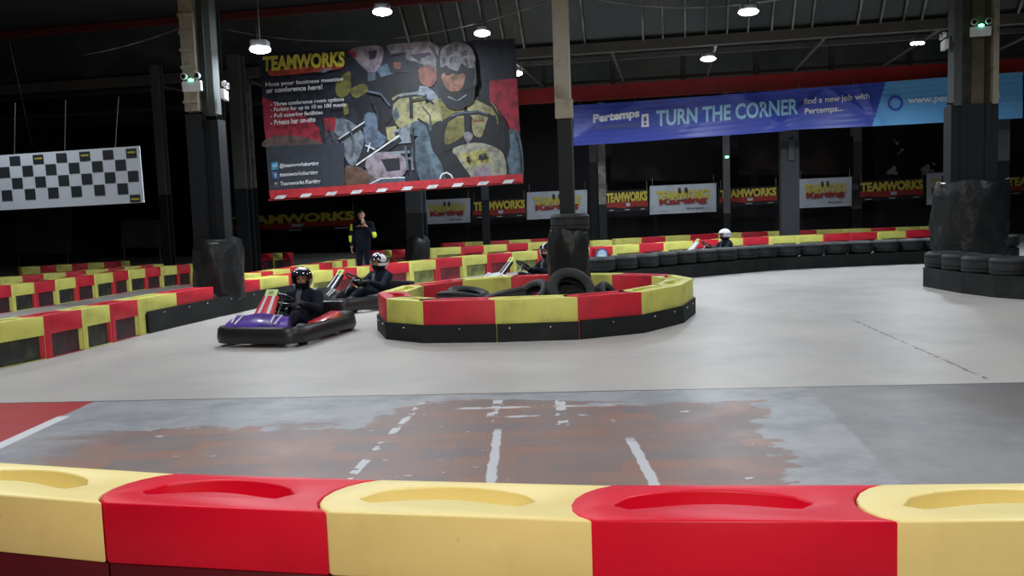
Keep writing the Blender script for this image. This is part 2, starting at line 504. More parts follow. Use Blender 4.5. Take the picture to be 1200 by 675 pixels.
BM['RP'] = block_mesh('scarlet_block_plain', 'scarlet', 'redrecess', 0, .5, True, False)

def block(kind, a, b, label, group=None, name='barrier_block'):
    d = Vector((b[0] - a[0], b[1] - a[1])); L = d.length
    o = inst(name, BM[kind], (a[0], a[1], 0), math.atan2(d.y, d.x), (L, 1, 1))
    return tag(o, label, 'barrier', group)

# front barrier between camera and track
RF = [(-2.45, 3.32, -1.52, 3.04, 'Y'), (-1.52, 3.04, -0.66, 2.86, 'R'), (-0.66, 2.86, 0.24, 2.69, 'Y'), (0.24, 2.69, 1.19, 2.59, 'R'), (1.19, 2.59, 2.13, 2.52, 'Y')]
fl = ['pale yellow barrier block before the red floor apron with dark red block under it', 'big glossy red barrier block between two yellow ones, beside the red apron end',
      'pale yellow barrier block with red blocks both sides and black scratches on its face', 'big glossy red barrier block in the middle-to-end of the front barrier, slot edge lit',
      'pale yellow barrier block closing the front barrier beside the dark grey floor panel']
fl[3] = 'big glossy red front barrier block standing before the second worn white line'
dl = ['yellow block by the red apron', 'red block by the red apron', 'scratched yellow block', 'red block before the worn white line', 'yellow block by the dark grey floor']
for (x0, y0, x1, y1, c), lb, d in zip(RF, fl, dl):
    block('F' + c, (x0, y0), (x1, y1), lb, 'top blocks of the front barrier')
    dv = Vector((x1 - x0, y1 - y0)).normalized(); n = Vector((-dv.y, dv.x)) * .012
    block('FD', (x0 + n.x, y0 + n.y), (x1 + n.x, y1 + n.y), 'dark red lower barrier block underneath the front %s' % d, 'lower blocks of the front barrier')

# scratches belong to the yellow block's surface: none modelled separately
CN = {'Y': 'yellow', 'R': 'red'}
def row(data, where, group, anchor_rev=False, kinds=('Y', 'R')):
    cnt = {'Y': 0, 'R': 0}
    tot = {'Y': sum(1 for r in data if r[4] == 'Y'), 'R': sum(1 for r in data if r[4] == 'R')}
    for (x0, y0, x1, y1, c) in data:
        k = tot[c] - 1 - cnt[c] if anchor_rev else cnt[c]
        cnt[c] += 1
        block(kinds[0] if c == 'Y' else kinds[1], (x0, y0), (x1, y1), ('%s %s block %s' % (ORD[k], CN[c], where)), group)

ra = [(-5.72, 9.0, -5.44, 9.84, 'Y'), (-5.44, 9.84, -5.32, 10.48, 'R'), (-5.32, 10.48, -5.23, 11.03, 'Y'), (-5.23, 11.03, -5.15, 11.68, 'R'), (-5.15, 11.68, -4.98, 12.62, 'Y'), (-4.98, 12.62, -4.77, 13.6, 'R')]
row(ra, 'of the recessed track barrier, counting away from the wrapped column', 'track-side barrier before the wrapped column', True)
rb = [(-4.57, 14.46, -4.44, 15.02, 'R'), (-4.44, 15.02, -4.14, 15.83, 'Y'), (-4.14, 15.83, -3.91, 16.47, 'R'), (-3.91, 16.47, -3.57, 17.06, 'Y'), (-3.57, 17.06, -3.19, 17.62, 'R'), (-3.19, 17.62, -2.98, 17.93, 'Y'), (-2.98, 17.93, -2.26, 18.89, 'R'), (-2.26, 18.89, -1.73, 19.62, 'Y'), (-1.73, 19.62, -1.17, 20.44, 'R'), (-1.17, 20.44, -0.59, 21.23, 'Y'), (-0.59, 21.23, 0.03, 21.72, 'R'), (0.03, 21.72, 0.7, 22.23, 'Y'), (0.7, 22.23, 1.4, 22.71, 'R'), (1.4, 22.71, 2.15, 23.23, 'Y')]
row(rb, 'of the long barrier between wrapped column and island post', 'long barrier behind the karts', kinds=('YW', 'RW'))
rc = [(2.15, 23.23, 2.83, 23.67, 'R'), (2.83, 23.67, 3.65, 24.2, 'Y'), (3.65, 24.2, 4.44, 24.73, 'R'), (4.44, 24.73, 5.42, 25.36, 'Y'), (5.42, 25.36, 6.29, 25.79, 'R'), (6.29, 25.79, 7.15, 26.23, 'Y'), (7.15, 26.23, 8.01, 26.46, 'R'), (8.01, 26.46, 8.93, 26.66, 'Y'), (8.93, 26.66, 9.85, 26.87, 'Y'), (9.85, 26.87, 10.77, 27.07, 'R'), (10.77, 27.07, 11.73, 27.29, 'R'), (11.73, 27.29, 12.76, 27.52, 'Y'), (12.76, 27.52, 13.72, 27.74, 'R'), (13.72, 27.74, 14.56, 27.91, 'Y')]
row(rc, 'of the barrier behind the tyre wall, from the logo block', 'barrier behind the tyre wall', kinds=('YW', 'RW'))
R1b = [(-5.07, 16.52, -4.97, 16.94, 'Y'), (-4.97, 16.94, -4.86, 17.39, 'R'), (-4.86, 17.39, -4.69, 18.1, 'Y'), (-4.69, 18.1, -4.54, 18.74, 'R'), (-4.54, 18.74, -4.37, 19.42, 'Y'), (-4.37, 19.42, -4.21, 20.09, 'R'), (-4.21, 20.09, -4.08, 20.64, 'Y'), (-4.08, 20.64, -4.01, 20.92, 'R'), (-4.01, 20.92, -3.9, 21.4, 'Y')]
row(R1b, 'of the inner barrier going back towards the marshal', 'inner barrier towards the marshal', kinds=('YP', 'RP'))
R2 = [(-9.4, 15.29, -9.3, 15.82, 'R'), (-9.3, 15.82, -9.2, 16.41, 'Y'), (-9.2, 16.41, -9.1, 16.98, 'R'), (-9.1, 16.98, -9.03, 17.65, 'Y'), (-9.03, 17.65, -8.97, 18.32, 'R'), (-8.97, 18.32, -8.91, 19.07, 'Y'), (-8.91, 19.07, -8.87, 19.74, 'R'), (-8.87, 19.74, -8.72, 20.31, 'Y'), (-8.72, 20.31, -8.53, 20.75, 'R'), (-8.53, 20.75, -8.32, 21.24, 'Y'), (-8.32, 21.24, -8.09, 21.51, 'R'), (-8.09, 21.51, -7.9, 21.7, 'Y')]
row(R2, 'of the middle barrier below the checkered banner, from the column', 'middle barrier below the checkered banner', True)
R3 = [(-11.01, 18.38, -10.79, 18.82, 'Y'), (-10.79, 18.82, -10.57, 19.27, 'R'), (-10.57, 19.27, -10.32, 19.76, 'Y'), (-10.32, 19.76, -10.08, 20.23, 'R'), (-10.08, 20.23, -9.82, 20.8, 'Y'), (-9.82, 20.8, -9.62, 21.24, 'R'), (-9.62, 21.24, -9.41, 21.7, 'Y'), (-9.41, 21.7, -9.25, 22.07, 'R'), (-9.25, 22.07, -9.11, 22.38, 'Y')]
row(R3, 'of the third barrier away under the checkered banner, from its column end', 'second barrier back below the checkered banner', True)
R4 = [(-13.32, 23.26, -13.0, 23.56, 'Y'), (-13.0, 23.56, -12.7, 23.83, 'R'), (-12.7, 23.83, -12.4, 24.1, 'Y'), (-12.4, 24.1, -12.09, 24.39, 'R'), (-12.09, 24.39, -11.77, 24.69, 'Y'), (-11.77, 24.69, -11.42, 25.02, 'R'), (-11.42, 25.02, -11.24, 25.18, 'Y')]
row(R4, 'of the dim last barrier under the checkered banner, from its column end', 'dim last barrier below the checkered banner', True)
R5 = [(-8.3, 27.0, -7.92, 27.0, 'R'), (-7.92, 27.0, -7.54, 27.0, 'R'), (-7.54, 27.0, -7.22, 27.0, 'Y'), (-7.22, 27.0, -6.97, 27.0, 'R')]
row(R5, 'of the short barrier stub below the poster corner', 'short barrier stub below the poster')
R6 = [(-4.26, 26.08, -3.86, 26.17, 'R'), (-3.86, 26.17, -3.65, 26.21, 'Y'), (-3.65, 26.21, -3.25, 26.31, 'R'), (-3.25, 26.31, -3.09, 26.34, 'Y')]
row(R6, 'of the short barrier between the marshal and the black post', 'barrier beside the marshal', kinds=('YW', 'RW'))
R6b = [(-2.44, 26.49, -1.57, 27.03, 'Y'), (-1.57, 27.03, -0.86, 27.49, 'R'), (-0.86, 27.49, -0.12, 27.96, 'Y'), (-0.12, 27.96, 0.59, 28.42, 'R'), (0.59, 28.42, 1.5, 29.0, 'Y')]
row(R6b, 'of the upper far barrier past the black-wrapped post', 'far barrier beyond the island', kinds=('YW', 'RW'))
R7 = [(3.7, 29.2, 4.56, 29.66, 'Y'), (4.56, 29.66, 5.48, 30.15, 'R'), (5.48, 30.15, 6.47, 30.68, 'Y'), (6.47, 30.68, 7.63, 31.3, 'R'), (7.63, 31.3, 8.52, 31.47, 'Y'), (8.52, 31.47, 9.48, 31.42, 'R'), (9.48, 31.42, 10.41, 31.37, 'Y'), (10.41, 31.37, 11.24, 31.32, 'R'), (11.24, 31.32, 12.19, 31.27, 'Y'), (12.19, 31.27, 13.18, 31.21, 'Y'), (13.18, 31.21, 14.07, 31.16, 'R'), (14.07, 31.16, 14.93, 31.11, 'Y'), (14.93, 31.11, 15.72, 31.07, 'Y')]
row(R7, 'of the back barrier under the blue banner, from the cream post', 'back barrier under the blue banner', kinds=('YW', 'RW'))
R8 = [(-2.42, 31.04, -1.66, 31.23, 'R'), (-1.66, 31.23, -0.88, 31.41, 'Y'), (-0.88, 31.41, -0.04, 31.7, 'R'), (-0.04, 31.7, 0.77, 32.04, 'Y'), (0.77, 32.04, 1.52, 32.37, 'R')]
row(R8, 'of the dim hindmost barrier below the wall banners, from the black post', 'dim hindmost barrier below the wall banners', kinds=('YW', 'RW'))
block('YP', (2.75, 28.3), (3.4, 28.45), 'single yellow block at the foot of the cream far post')
# round sticker on the logo block (part of that block)
lb = [o for o in C.objects if o.get('label', '').startswith('first red block of the barrier behind the tyre wall')][0]
lb['label'] = 'red barrier block with a round pale blue logo beside the tyre-ringed post'
bm = bmesh.new()
def disc(bm, c, rx, rz, y, mi, n=24):
    f = bm.faces.new([bm.verts.new((c[0] + rx * math.cos(2 * PI * k / n), y, c[1] + rz * math.sin(2 * PI * k / n))) for k in range(n)]); f.material_index = mi
M['logo_blue'] = mat('logo_pale_blue', (.42, .55, .72), .5); M['logo_navy'] = mat('logo_navy', (.06, .10, .28), .5)
disc(bm, (.45, .27), .27, .19, -.062, 1); disc(bm, (.45, .27), .21, .15, -.065, 0)
for a in range(3): box(bm, (.36 + a * .09, -.066, .28 - a * .02), (.06, .002, .05), mi=2)
st = build('round_logo', bm, ['logo_blue', 'logo_navy', 'white'], lb)
st['label'] = 'round pale blue logo sticker'
bm = bmesh.new(); box(bm, (.45, -.03, .27), (.56, .06, .40), bev=.005)
build('sticker_panel', bm, 'scarlet', lb)

# island ring
IV = [(-1.80, 11.40), (-1.56, 10.50), (-1.06, 10.06), (-0.20, 9.93), (0.77, 9.92), (1.57, 10.27), (2.20, 11.05), (2.56, 12.0), (2.42, 12.85), (1.75, 13.50), (0.85, 13.82), (-0.10, 13.80), (-1.0, 13.35), (-1.62, 12.45)]
IC = 'RYRYRYYYRYRYRY'
ILB = ['dark-ended red block turning round the kart side of the island', 'short yellow island block at the kart side of the front', 'red island block below the TEAMWORKS poster karter, front face',
       'long yellow island block facing the viewer under the tyre pile', 'second red front block of the island before the tyre-ringed post', 'yellow front block of the island next to the second red block',
       'yellow island block on the bend away from the karts, front one', 'yellow island block on the bend away from the karts, rear one',
       'rear yellow block of the island where it turns towards the tyre wall', 'rear red island block between two yellow ones, open-track side', 'rear yellow island block hidden partly by the tyre-ringed post',
       'rear red island block directly behind the tyre pile', 'rear yellow island block beside the third kart', 'rear red island block beside the second kart']
ILB[2] = 'red front block of the island between the two yellow ones on the kart side'
for i, c in enumerate(IC):
    a, b = IV[i], IV[(i + 1) % len(IV)]
    o = block('YP' if c == 'Y' else 'RP', a, b, ILB[i], 'island ring blocks')
# fix colours named in labels (index: colour) kept in step with IC
_names = {7: 'yellow island block on the bend away from the karts, rear one', 8: 'rear red island block where the ring turns back from the open track', 9: 'rear yellow island block beyond the loose upright tyre',
          10: 'rear red island block partly behind the tyre-ringed post', 11: 'rear yellow island block directly behind the tyre pile', 12: 'rear red island block beside the third kart', 13: 'rear yellow island block beside the second kart'}
isl = [o for o in C.objects if o.get('group') == 'island ring blocks']
for k, v in _names.items(): isl[k]['label'] = v

def belt(name, pts, z0, z1, off, label, closed=False, t=.025, boltstep=.45, bolts=True):
    """rubber belting bolted along a run of blocks; off = distance in front of the given polyline (to its right-hand side)"""
    P = [Vector((x, y, 0)) for x, y in pts]
    def nrm(i):
        a, b = P[max(0, i - 1)], P[min(len(P) - 1, i + 1)]
        d = (b - a).normalized(); return Vector((d.y, -d.x, 0))
    root = empty(name, (P[0].x, P[0].y, 0), 0, label, 'rubber belt')
    inv = -P[0]
    bm = bmesh.new(); R = []
    for i, p in enumerate(P):
        n = nrm(i)
        ring = [p + n * off + inv, p + n * (off + t) + inv, p + n * (off + t) + inv, p + n * off + inv]
        zs = [z0, z0, z1, z1]
        R.append([bm.verts.new((q.x, q.y, z)) for q, z in zip(ring, zs)])
    for A, B in zip(R, R[1:]):
        for k in range(4): bm.faces.new((A[k], A[(k + 1) % 4], B[(k + 1) % 4], B[k]))
    bm.faces.new(R[0]); bm.faces.new(list(reversed(R[-1])))
    bmesh.ops.recalc_face_normals(bm, faces=bm.faces[:])
    build('strip', bm, 'belt', root)
    if bolts:
        nb = 0
        for i in range(len(P) - 1):
            a, b = P[i], P[i + 1]; L = (b - a).length; d = (b - a).normalized(); n = Vector((d.y, -d.x, 0))
            k = max(1, int(L / boltstep))
            for j in range(k):
                q = a + d * (L * (j + .5) / k) + n * (off + t) + inv
                bm = bmesh.new()
                rot = n.to_track_quat('Z', 'Y').to_matrix()
                r = bmesh.ops.create_cone(bm, cap_ends=True, segments=10, radius1=.014, radius2=.009, depth=.012)
                bmesh.ops.transform(bm, matrix=Matrix.Translation(q + Vector((0, 0, z1 - .05)) + n * .004) @ rot.to_4x4(), verts=r['verts'])
                if nb < 8: build('bolt', bm, 'chrome', root)
                else: bm.free()
                nb += 1
    return root
belt('rubber_belt', [IV[13], IV[0], IV[1], IV[2], IV[3]], 0, .215, .004, 'black rubber belting along the kart side of the island')
belt('rubber_belt', [(-.19, 9.93), (.1, 9.93), IV[4]], 0, .215, .006, 'black rubber belting under the long yellow front island block')
belt('rubber_belt', [(.78, 9.925), IV[5], IV[6], IV[7], IV[8]], 0, .225, .004, 'black rubber belting round the island bend away from the karts')
def offp(data, t0): return [(d[0], d[1]) for d in data] + [(data[-1][2], data[-1][3])]
belt('rubber_belt', [(-5.12, 11.85), (-4.98, 12.62), (-4.77, 13.6), (-4.57, 14.46), (-4.44, 15.02), (-4.14, 15.83), (-3.95, 16.35)], .01, .31, .01,
     'black rubber belting along the track barrier past the plastic-wrapped column')

# ------------------------------------------------------------------ tyres
def tyre_mesh():
    bm = bmesh.new()
    R, r, w = .30, .175, .095
    prof = [(r, -.055), (r + .02, -.075), (R - .06, -w), (R - .02, -w + .012), (R, -.065), (R, -.045), (R - .01, -.042), (R - .01, -.032), (R, -.029), (R, .029), (R - .01, .032), (R - .01, .042), (R, .045), (R, .065),
            (R - .02, w - .012), (R - .06, w), (r + .02, .075), (r, .055), (r + .012, .03), (R - .035, .05), (R - .03, 0), (R - .035, -.05), (r + .012, -.03)]
    lathe(bm, prof, 36)
    me = bpy.data.meshes.new('tyre'); bm.to_mesh(me); bm.free(); me.materials.append(M['rubber'])
    me.polygons.foreach_set('use_smooth', [True] * len(me.polygons))
    try: me.set_sharp_from_angle(angle=math.radians(45))
    except Exception: pass
    return me
TY = tyre_mesh()
def tyre(x, y, z, label, group=None, rot=(0, 0, 0), s=1.0, sz=None):
    return tag(inst('tyre', TY, (x, y, z), rot=rot, scale=(s, s, sz or s)), label, 'tyre', group)

def along(poly, stepd):
    out = []; P = [Vector(p) for p in poly]; carry = 0
    for a, b in zip(P, P[1:]):
        L = (b - a).length; t = carry
        while t < L: out.append(a + (b - a) * (t / L)); t += stepd
        carry = t - L
    return out
TW = along([(1.75, 16.9), (2.7, 17.6), (3.6, 18.35), (4.6, 18.95), (5.9, 19.65), (8.0, 20.05), (10.3, 20.25), (12.2, 20.5)], .612)
TWL = ['next to the island post', 'behind the island bend']
for i, p in enumerate(TW):
    zt = .095 * 1.5
    tyre(p.x, p.y, zt, '%s lower-layer tyre of the long tyre wall from its island end' % ORD[i], 'lower tyres of the long tyre wall', (0, 0, random.random() * 6), 1, 1.5)
    tyre(p.x + random.uniform(-.015, .015), p.y + random.uniform(-.02, .02), zt * 3 + .002, '%s top-layer tyre of the long tyre wall from its island end' % ORD[i], 'top tyres of the long tyre wall', (0, 0, random.random() * 6), 1, 1.5)
belt('rubber_belt', [(p.x, p.y) for p in TW], 0, .28, .315, 'black rubber belting along the foot of the long tyre wall', bolts=False)
# tyre ring round the big double column
RC = (8.05, 14.3)
TR = [(7.44, 14.62), (7.42, 14.0), (7.42, 13.38), (7.52, 12.77), (7.80, 12.22), (8.26, 11.80), (8.82, 11.52), (9.42, 11.35)]
for i, (x, y) in enumerate(TR):
    a = math.atan2(y - RC[1], x - RC[0])
    tyre(x, y, .1475, '%s lower tyre round the tall double column from its far side' % ORD[i], 'lower tyres round the tall column', (0, 0, random.random() * 6), 1.04, 1.55)
    tyre(x, y, .1475 * 3 + .002, '%s upper tyre round the tall double column from its far side' % ORD[i], 'upper tyres round the tall column', (0, 0, 1.0 * i), 1.04, 1.55)
belt('rubber_belt', [(x, y) for x, y in TR], 0, .33, .335, 'black rubber belting round the tyres of the tall double column', bolts=False)

# tyre post on the island
MC = (.84, 12.35)
for i in range(6):
    tyre(MC[0] + .03, MC[1], .12 + i * .245, '%s tyre up from the floor in the stack round the island post' % ORD[i], 'tyres stacked round the island post', (0, 0, i * .7), .88 + (.06 if i == 5 else 0), 1.28)
E_ = lambda v: Vector(v).to_track_quat('Z', 'Y').to_euler()
LT = [((.80, 11.66, .40), (.18, -.62, .42), 1.12, 'large tyre leaning upright against the foot of the island post'),
      ((.28, 11.78, .34), (-.45, -.35, .7), .95, 'tyre tilted against the leaning one on the kart side of the post'),
      ((1.35, 11.85, .27), (.72, -.35, .55), .85, 'small tyre leaning outward on the open-track side of the island post'),
      ((-.35, 11.00, .11), (0, 0, 1), 1.0, 'tyre flat on the island floor behind the long yellow block'),
      ((-.97, 11.05, .11), (0, 0, 1), 1.0, 'tyre flat on the island floor behind the short yellow block'),
      ((-.36, 11.62, .11), (0, 0, 1), 1.0, 'flat lower tyre in the middle of the island pile'),
      ((-.98, 11.70, .11), (0, 0, 1), 1.0, 'flat lower tyre of the island pile beside the second kart'),
      ((-.70, 12.28, .11), (0, 0, 1), 1.0, 'rearmost flat tyre of the island pile'),
      ((-.08, 12.25, .11), (0, 0, 1), .95, 'flat tyre between the island pile and the post'),
      ((.20, 10.80, .115), (0, 0, 1), 1.0, 'tyre flat on the island floor just inside the front belt'),
      ((-.72, 11.30, .36), (.12, .22, 1), 1.0, 'second-layer tyre of the island pile above the short yellow block'),
      ((-.10, 11.26, .37), (-.22, .16, 1), 1.0, 'second-layer tyre of the island pile next to the leaning tyre'),
      ((-.62, 11.98, .35), (.15, -.12, 1), 1.0, 'second-layer tyre at the back of the island pile'),
]
for p, n, s, l in LT: tyre(p[0], p[1], p[2], l, 'loose tyres inside the island', E_(n), s, s * 1.1)

# ------------------------------------------------------------------ columns
def hz(z): return z
def col_rz(): return math.atan2(E1.y, E1.x)
def wrapmesh(bm, r, z0, z1, amp=.05, seg=40, rows=16, top_in=.3, ragged=.0, rx=1.0):
    rings = []
    rnd = random.Random(int(r * 1000 + z1 * 100))
    ph = [rnd.uniform(0, 6) for _ in range(6)]
    for j in range(rows + 1):
        t = j / rows; ring = []
        for k in range(seg):
            a = 2 * PI * k / seg
            rr = r + amp * (.5 * math.sin(3 * a + ph[0] + 4 * t) + .35 * math.sin(7 * a + ph[1] - 6 * t) + .3 * math.sin(11 * a + 9 * t + ph[2])) + rnd.uniform(-.3, .3) * amp
            if t > .85: rr *= 1 - (t - .85) / .15 * top_in
            z = z0 + (z1 - z0) * t + (ragged * (.6 * math.sin(2 * a + ph[3]) + .4 * math.sin(5 * a + ph[4])) if j == 0 else 0) + .03 * math.sin(4 * a + ph[5]) * t
            ring.append(bm.verts.new((rr * math.cos(a) * rx, rr * math.sin(a), z)))
        rings.append(ring)
    for A, B in zip(rings, rings[1:]):
        for k in range(seg): bm.faces.new((A[k], A[(k + 1) % seg], B[(k + 1) % seg], B[k]))
    bm.faces.new(rings[-1]); bm.faces.new(list(reversed(rings[0])))

# plastic-wrapped double column by the track
r = empty('steel_column', (-4.92, 14.35, 0), col_rz(), 'riveted cream and slate column with crumpled black plastic round its foot', 'column')
bm = bmesh.new(); box(bm, (-.20, -.10, 4.72), (.24, .16, 2.74)); 
for k in range(9): box(bm, (-.20, -.19, 3.5 + k * .28), (.27, .03, .05), bev=.004)
build('cream_shaft', bm, 'tan', r)['label'] = 'cream painted upper shaft'
bm = bmesh.new(); box(bm, (-.01, .06, 4.70), (.15, .22, 2.8)); build('slate_shaft', bm, 'darkgrey', r)['label'] = 'slate painted upper shaft'
bm = bmesh.new(); box(bm, (.125, -.02, 4.70), (.12, .2, 2.8)); box(bm, (.07, -.13, 4.7), (.012, .03, 2.8)); build('grey_flange', bm, 'greyp', r)
bm = bmesh.new(); box(bm, (-.18, -.10, 1.65), (.26, .2, 3.3)); box(bm, (.02, .06, 1.6), (.16, .26, 3.2)); box(bm, (.15, 0, 1.6), (.14, .24, 3.2)); build('black_shaft', bm, 'colblack', r)['label'] = 'black painted lower shaft'
bm = bmesh.new(); wrapmesh(bm, .41, .20, 1.24, .02, 44, 18, .08, .13); w = build('plastic_wrap', bm, 'wrap', r, True)
w['label'] = 'crumpled black plastic sheeting with a ragged hem'
bm = bmesh.new(); sphere(bm, (.12, -.36, 1.17), (.11, .04, .02)); sphere(bm, (.12, -.41, .30), (.05, .02, .05)); build('torn_flap', bm, 'greyp', r, True)

def far_column(px, d, w, ztop, zc, m_up, m_lo, label, depth=None, x=None):
    hzn = 250 - (px - 600) * .035
    v = ray(px, hzn + 20); X_ = v.x / v.y * d
    root = empty('steel_column', (X_, d, 0), col_rz(), label, 'column')
    dp = depth or w
    bm = bmesh.new()
    for s in (-1, 1): box(bm, (0, s * dp * .42, (zc + ztop) / 2), (w, dp * .16, ztop - zc))
    box(bm, (0, 0, (zc + ztop) / 2), (w * .35, dp * .8, ztop - zc))
    build('upper_shaft', bm, m_up, root)
    bm = bmesh.new()
    for s in (-1, 1): box(bm, (0, s * dp * .42, zc / 2), (w * 1.04, dp * .18, zc))
    box(bm, (0, 0, zc / 2), (w * .4, dp * .8, zc))
    build('lower_shaft', bm, m_lo, root)
    return root
far_column(197, 24, .24, 5.9, 2.35, 'greyp', 'colblack', 'thin grey far column between the checkered banner and the wrapped column')
far_column(268, 20.5, .16, 6.6, 2.3, 'greyp', 'colblack', 'slim grey pipe column just beside the wrapped column')
far_column(289, 23, .34, 5.9, 2.4, 'steel', 'colblack', 'broad dim column between the wrapped column and the poster')
far_column(302, 25, .10, 5.9, 2.5, 'bar', 'colblack', 'very thin pale column at the poster edge')
q = far_column(489, 24, .46, 5.95, 1.6, 'darkgrey', 'colblack', 'dark column below the poster standing in a bulky black wrap')
bm = bmesh.new(); wrapmesh(bm, .34, 0, .96, .03, 32, 8, .3); build('plastic_wrap', bm, 'wrap', q, True)
far_column(570, 29.8, .22, 5.18, 2, 'darkgrey', 'colblack', 'slim black column crossing the yellow-lettered banner below the poster')
far_column(697, 30.6, .24, 5.2, 3.2, 'greyp', 'colblack', 'black column with pale top beside the tyre-ringed post')
far_column(707, 29.9, .24, 5.2, 1.7, 'bar', 'colblack', 'pale cream far post under the end of the blue banner')
far_column(852, 34.5, .26, 6.0, 1.2, 'steel', 'colblack', 'dim thin column carrying a green exit light')
far_column(925, 28.9, .56, 5.2, 3.55, 'greyp', 'darkgrey', 'thick slate column under the middle of the blue banner')
far_column(1003, 34.5, .38, 6.0, 1.2, 'steel', 'colblack', 'dim column between the white and the yellow-lettered wall banners')
far_column(1174, 27.0, .30, 5.2, 2.6, 'greyp', 'colblack', 'grey column behind the tall double column')
# small white notice on the thick slate column
bm = bmesh.new(); 
def flat_quad(bm, pts, mi=0):
    f = bm.faces.new([bm.verts.new(p) for p in pts]); f.material_index = mi
    return f
c0 = wall_pt(925, 175, 28.9 + .19 * 9.4); 
def slab(bm, D, x0, y0, x1, y1, t=.02, mi=0, lift=0):
    a, b, c, d = wall_pt(x0, y0, D, lift), wall_pt(x1, y0, D, lift), wall_pt(x1, y1, D, lift), wall_pt(x0, y1, D, lift)
    n = Vector((-.1867, -.9824, 0)) * -t
    vs = [bm.verts.new(p) for p in (a, b, c, d)] + [bm.verts.new(p + n) for p in (a, b, c, d)]
    for q in ((0, 3, 2, 1), (4, 5, 6, 7), (0, 1, 5, 4), (1, 2, 6, 5), (2, 3, 7, 6), (3, 0, 4, 7)):
        f = bm.faces.new([vs[k] for k in q]); f.material_index = mi
slab(bm, 30.32, 924, 163, 931, 188, .06)
tag(build('notice_plate', bm, 'greyp'), 'small pale notice fixed to the thick slate column', 'sign')

# island post
r = empty('steel_column', (MC[0], MC[1], 0), col_rz(), 'cream square post rising from the tyre stack on the island', 'column')
bm = bmesh.new(); box(bm, (-.02, 0, 4.3), (.215, .2, 2.95)); box(bm, (0, -.03, 2.95), (.23, .2, .28), bev=.01); box(bm, (-.10, -.10, 4.3), (.012, .012, 2.95))
build('cream_shaft', bm, 'tan', r)['label'] = 'cream painted upper shaft'
bm = bmesh.new(); box(bm, (0, 0, 1.42), (.20, .20, 2.84)); build('black_shaft', bm, 'colblack', r)['label'] = 'black painted lower shaft'
bm = bmesh.new(); wrapmesh(bm, .30, .45, 1.25, .025, 36, 12, .1, .08); w = build('plastic_wrap', bm, 'wrap', r, True); w['label'] = 'torn black plastic round the tyre stack'

# tall double column
r = empty('steel_column', (8.22, 15.25, 0), col_rz(), 'massive double column, olive and cream above and black below, ringed with tyres', 'column')
zc = 3.12
bm = bmesh.new(); box(bm, (-.31, -.08, 4.65), (.13, .34, 3.1)); build('grey_flange', bm, 'greyp', r)
bm = bmesh.new(); box(bm, (-.16, .02, 4.65), (.20, .26, 3.1)); box(bm, (.19, .02, 4.65), (.12, .26, 3.1)); build('olive_web', bm, 'olive', r)
M['mustard'] = mat('mustard_paint', (.085, .072, .04), .6, grime=((.05, .04, .022), 4, .4, .7))
bm = bmesh.new(); box(bm, (.035, -.05, 4.65), (.20, .24, 3.1)); build('mustard_panel', bm, 'mustard', r)
bm = bmesh.new(); box(bm, (.30, -.08, 4.65), (.09, .34, 3.1)); build('cream_flange', bm, 'tan', r)
bm = bmesh.new(); box(bm, (-.02, .0, zc / 2), (.76, .42, zc)); box(bm, (-.42, -.2, zc + .02), (.12, .05, .03)); box(bm, (-.2, -.22, zc / 2), (.1, .02, zc)); box(bm, (.2, -.22, zc / 2), (.1, .02, zc))
build('black_shaft', bm, 'colblack', r)['label'] = 'black painted lower shaft'
bm = bmesh.new(); wrapmesh(bm, .47, .28, 1.78, .03, 44, 16, .1, .03, 1.34); w = build('plastic_wrap', bm, 'wrap', r, True); w['label'] = 'black plastic and rubber padding round the foot'

# ------------------------------------------------------------------ emergency lights
def emergency(loc, rz, label, lit=True):
    root = empty('emergency_light', loc, rz, label, 'emergency light')
    bm = bmesh.new(); box(bm, (0, 0, -.10), (.33, .07, .16), bev=.012); build('housing', bm, 'white', root)
    for s in (-1, 1):
        bm = bmesh.new(); lathe(bm, [(.0, 0), (.05, 0), (.055, .02), (.045, .06), (.02, .075), (0, .075)], 16, 'Y', (s * .115, -.06, .06), closed=False)
        h = build('spot_head', bm, 'white', root, True)
        bm = bmesh.new(); r_ = bmesh.ops.create_circle(bm, cap_ends=True, segments=16, radius=.04)
        bmesh.ops.transform(bm, matrix=Matrix.Translation((s * .115, -.064, .06)) @ Matrix.Rotation(PI / 2, 4, 'X'), verts=r_['verts']); build('lens', bm, 'black', h)
        bm = bmesh.new(); tube(bm, [(s * .115, 0, -.02), (s * .115, -.01, .03)], .01); build('bracket', bm, 'black', root)
    if lit:
        bm = bmesh.new(); sphere(bm, (0, -.035, .0), (.05, .03, .022)); build('indicator', bm, 'green_led', root, True)['label'] = 'glowing green indicator'
    return root
p = wall_pt(225, 94, 14.0 - .95 * 1); emergency(p, col_rz(), 'white twin-spot emergency light with green glow on the cream column face')
p = wall_pt(262.5, 104, 13.35); emergency(p, col_rz() + 1.88, 'white twin-spot emergency light on the side of the wrapped column', False)
p = wall_pt(1149, 30, 16.53); emergency(p, col_rz(), 'white twin-spot emergency light with green glow on the tall double column')
p = wall_pt(1107, 46, 16.7); emergency(p, col_rz() - 1.65, 'white twin-spot emergency light on the edge of the tall double column', False)
p = wall_pt(852, 184, 34.5 + 1.55); bm = bmesh.new(); box(bm, (0, 0, 0), (.14, .06, .08), bev=.01)
o = tag(build('exit_light', bm, 'green_led', loc=p), 'tiny green exit light on the dim thin column', 'exit light')

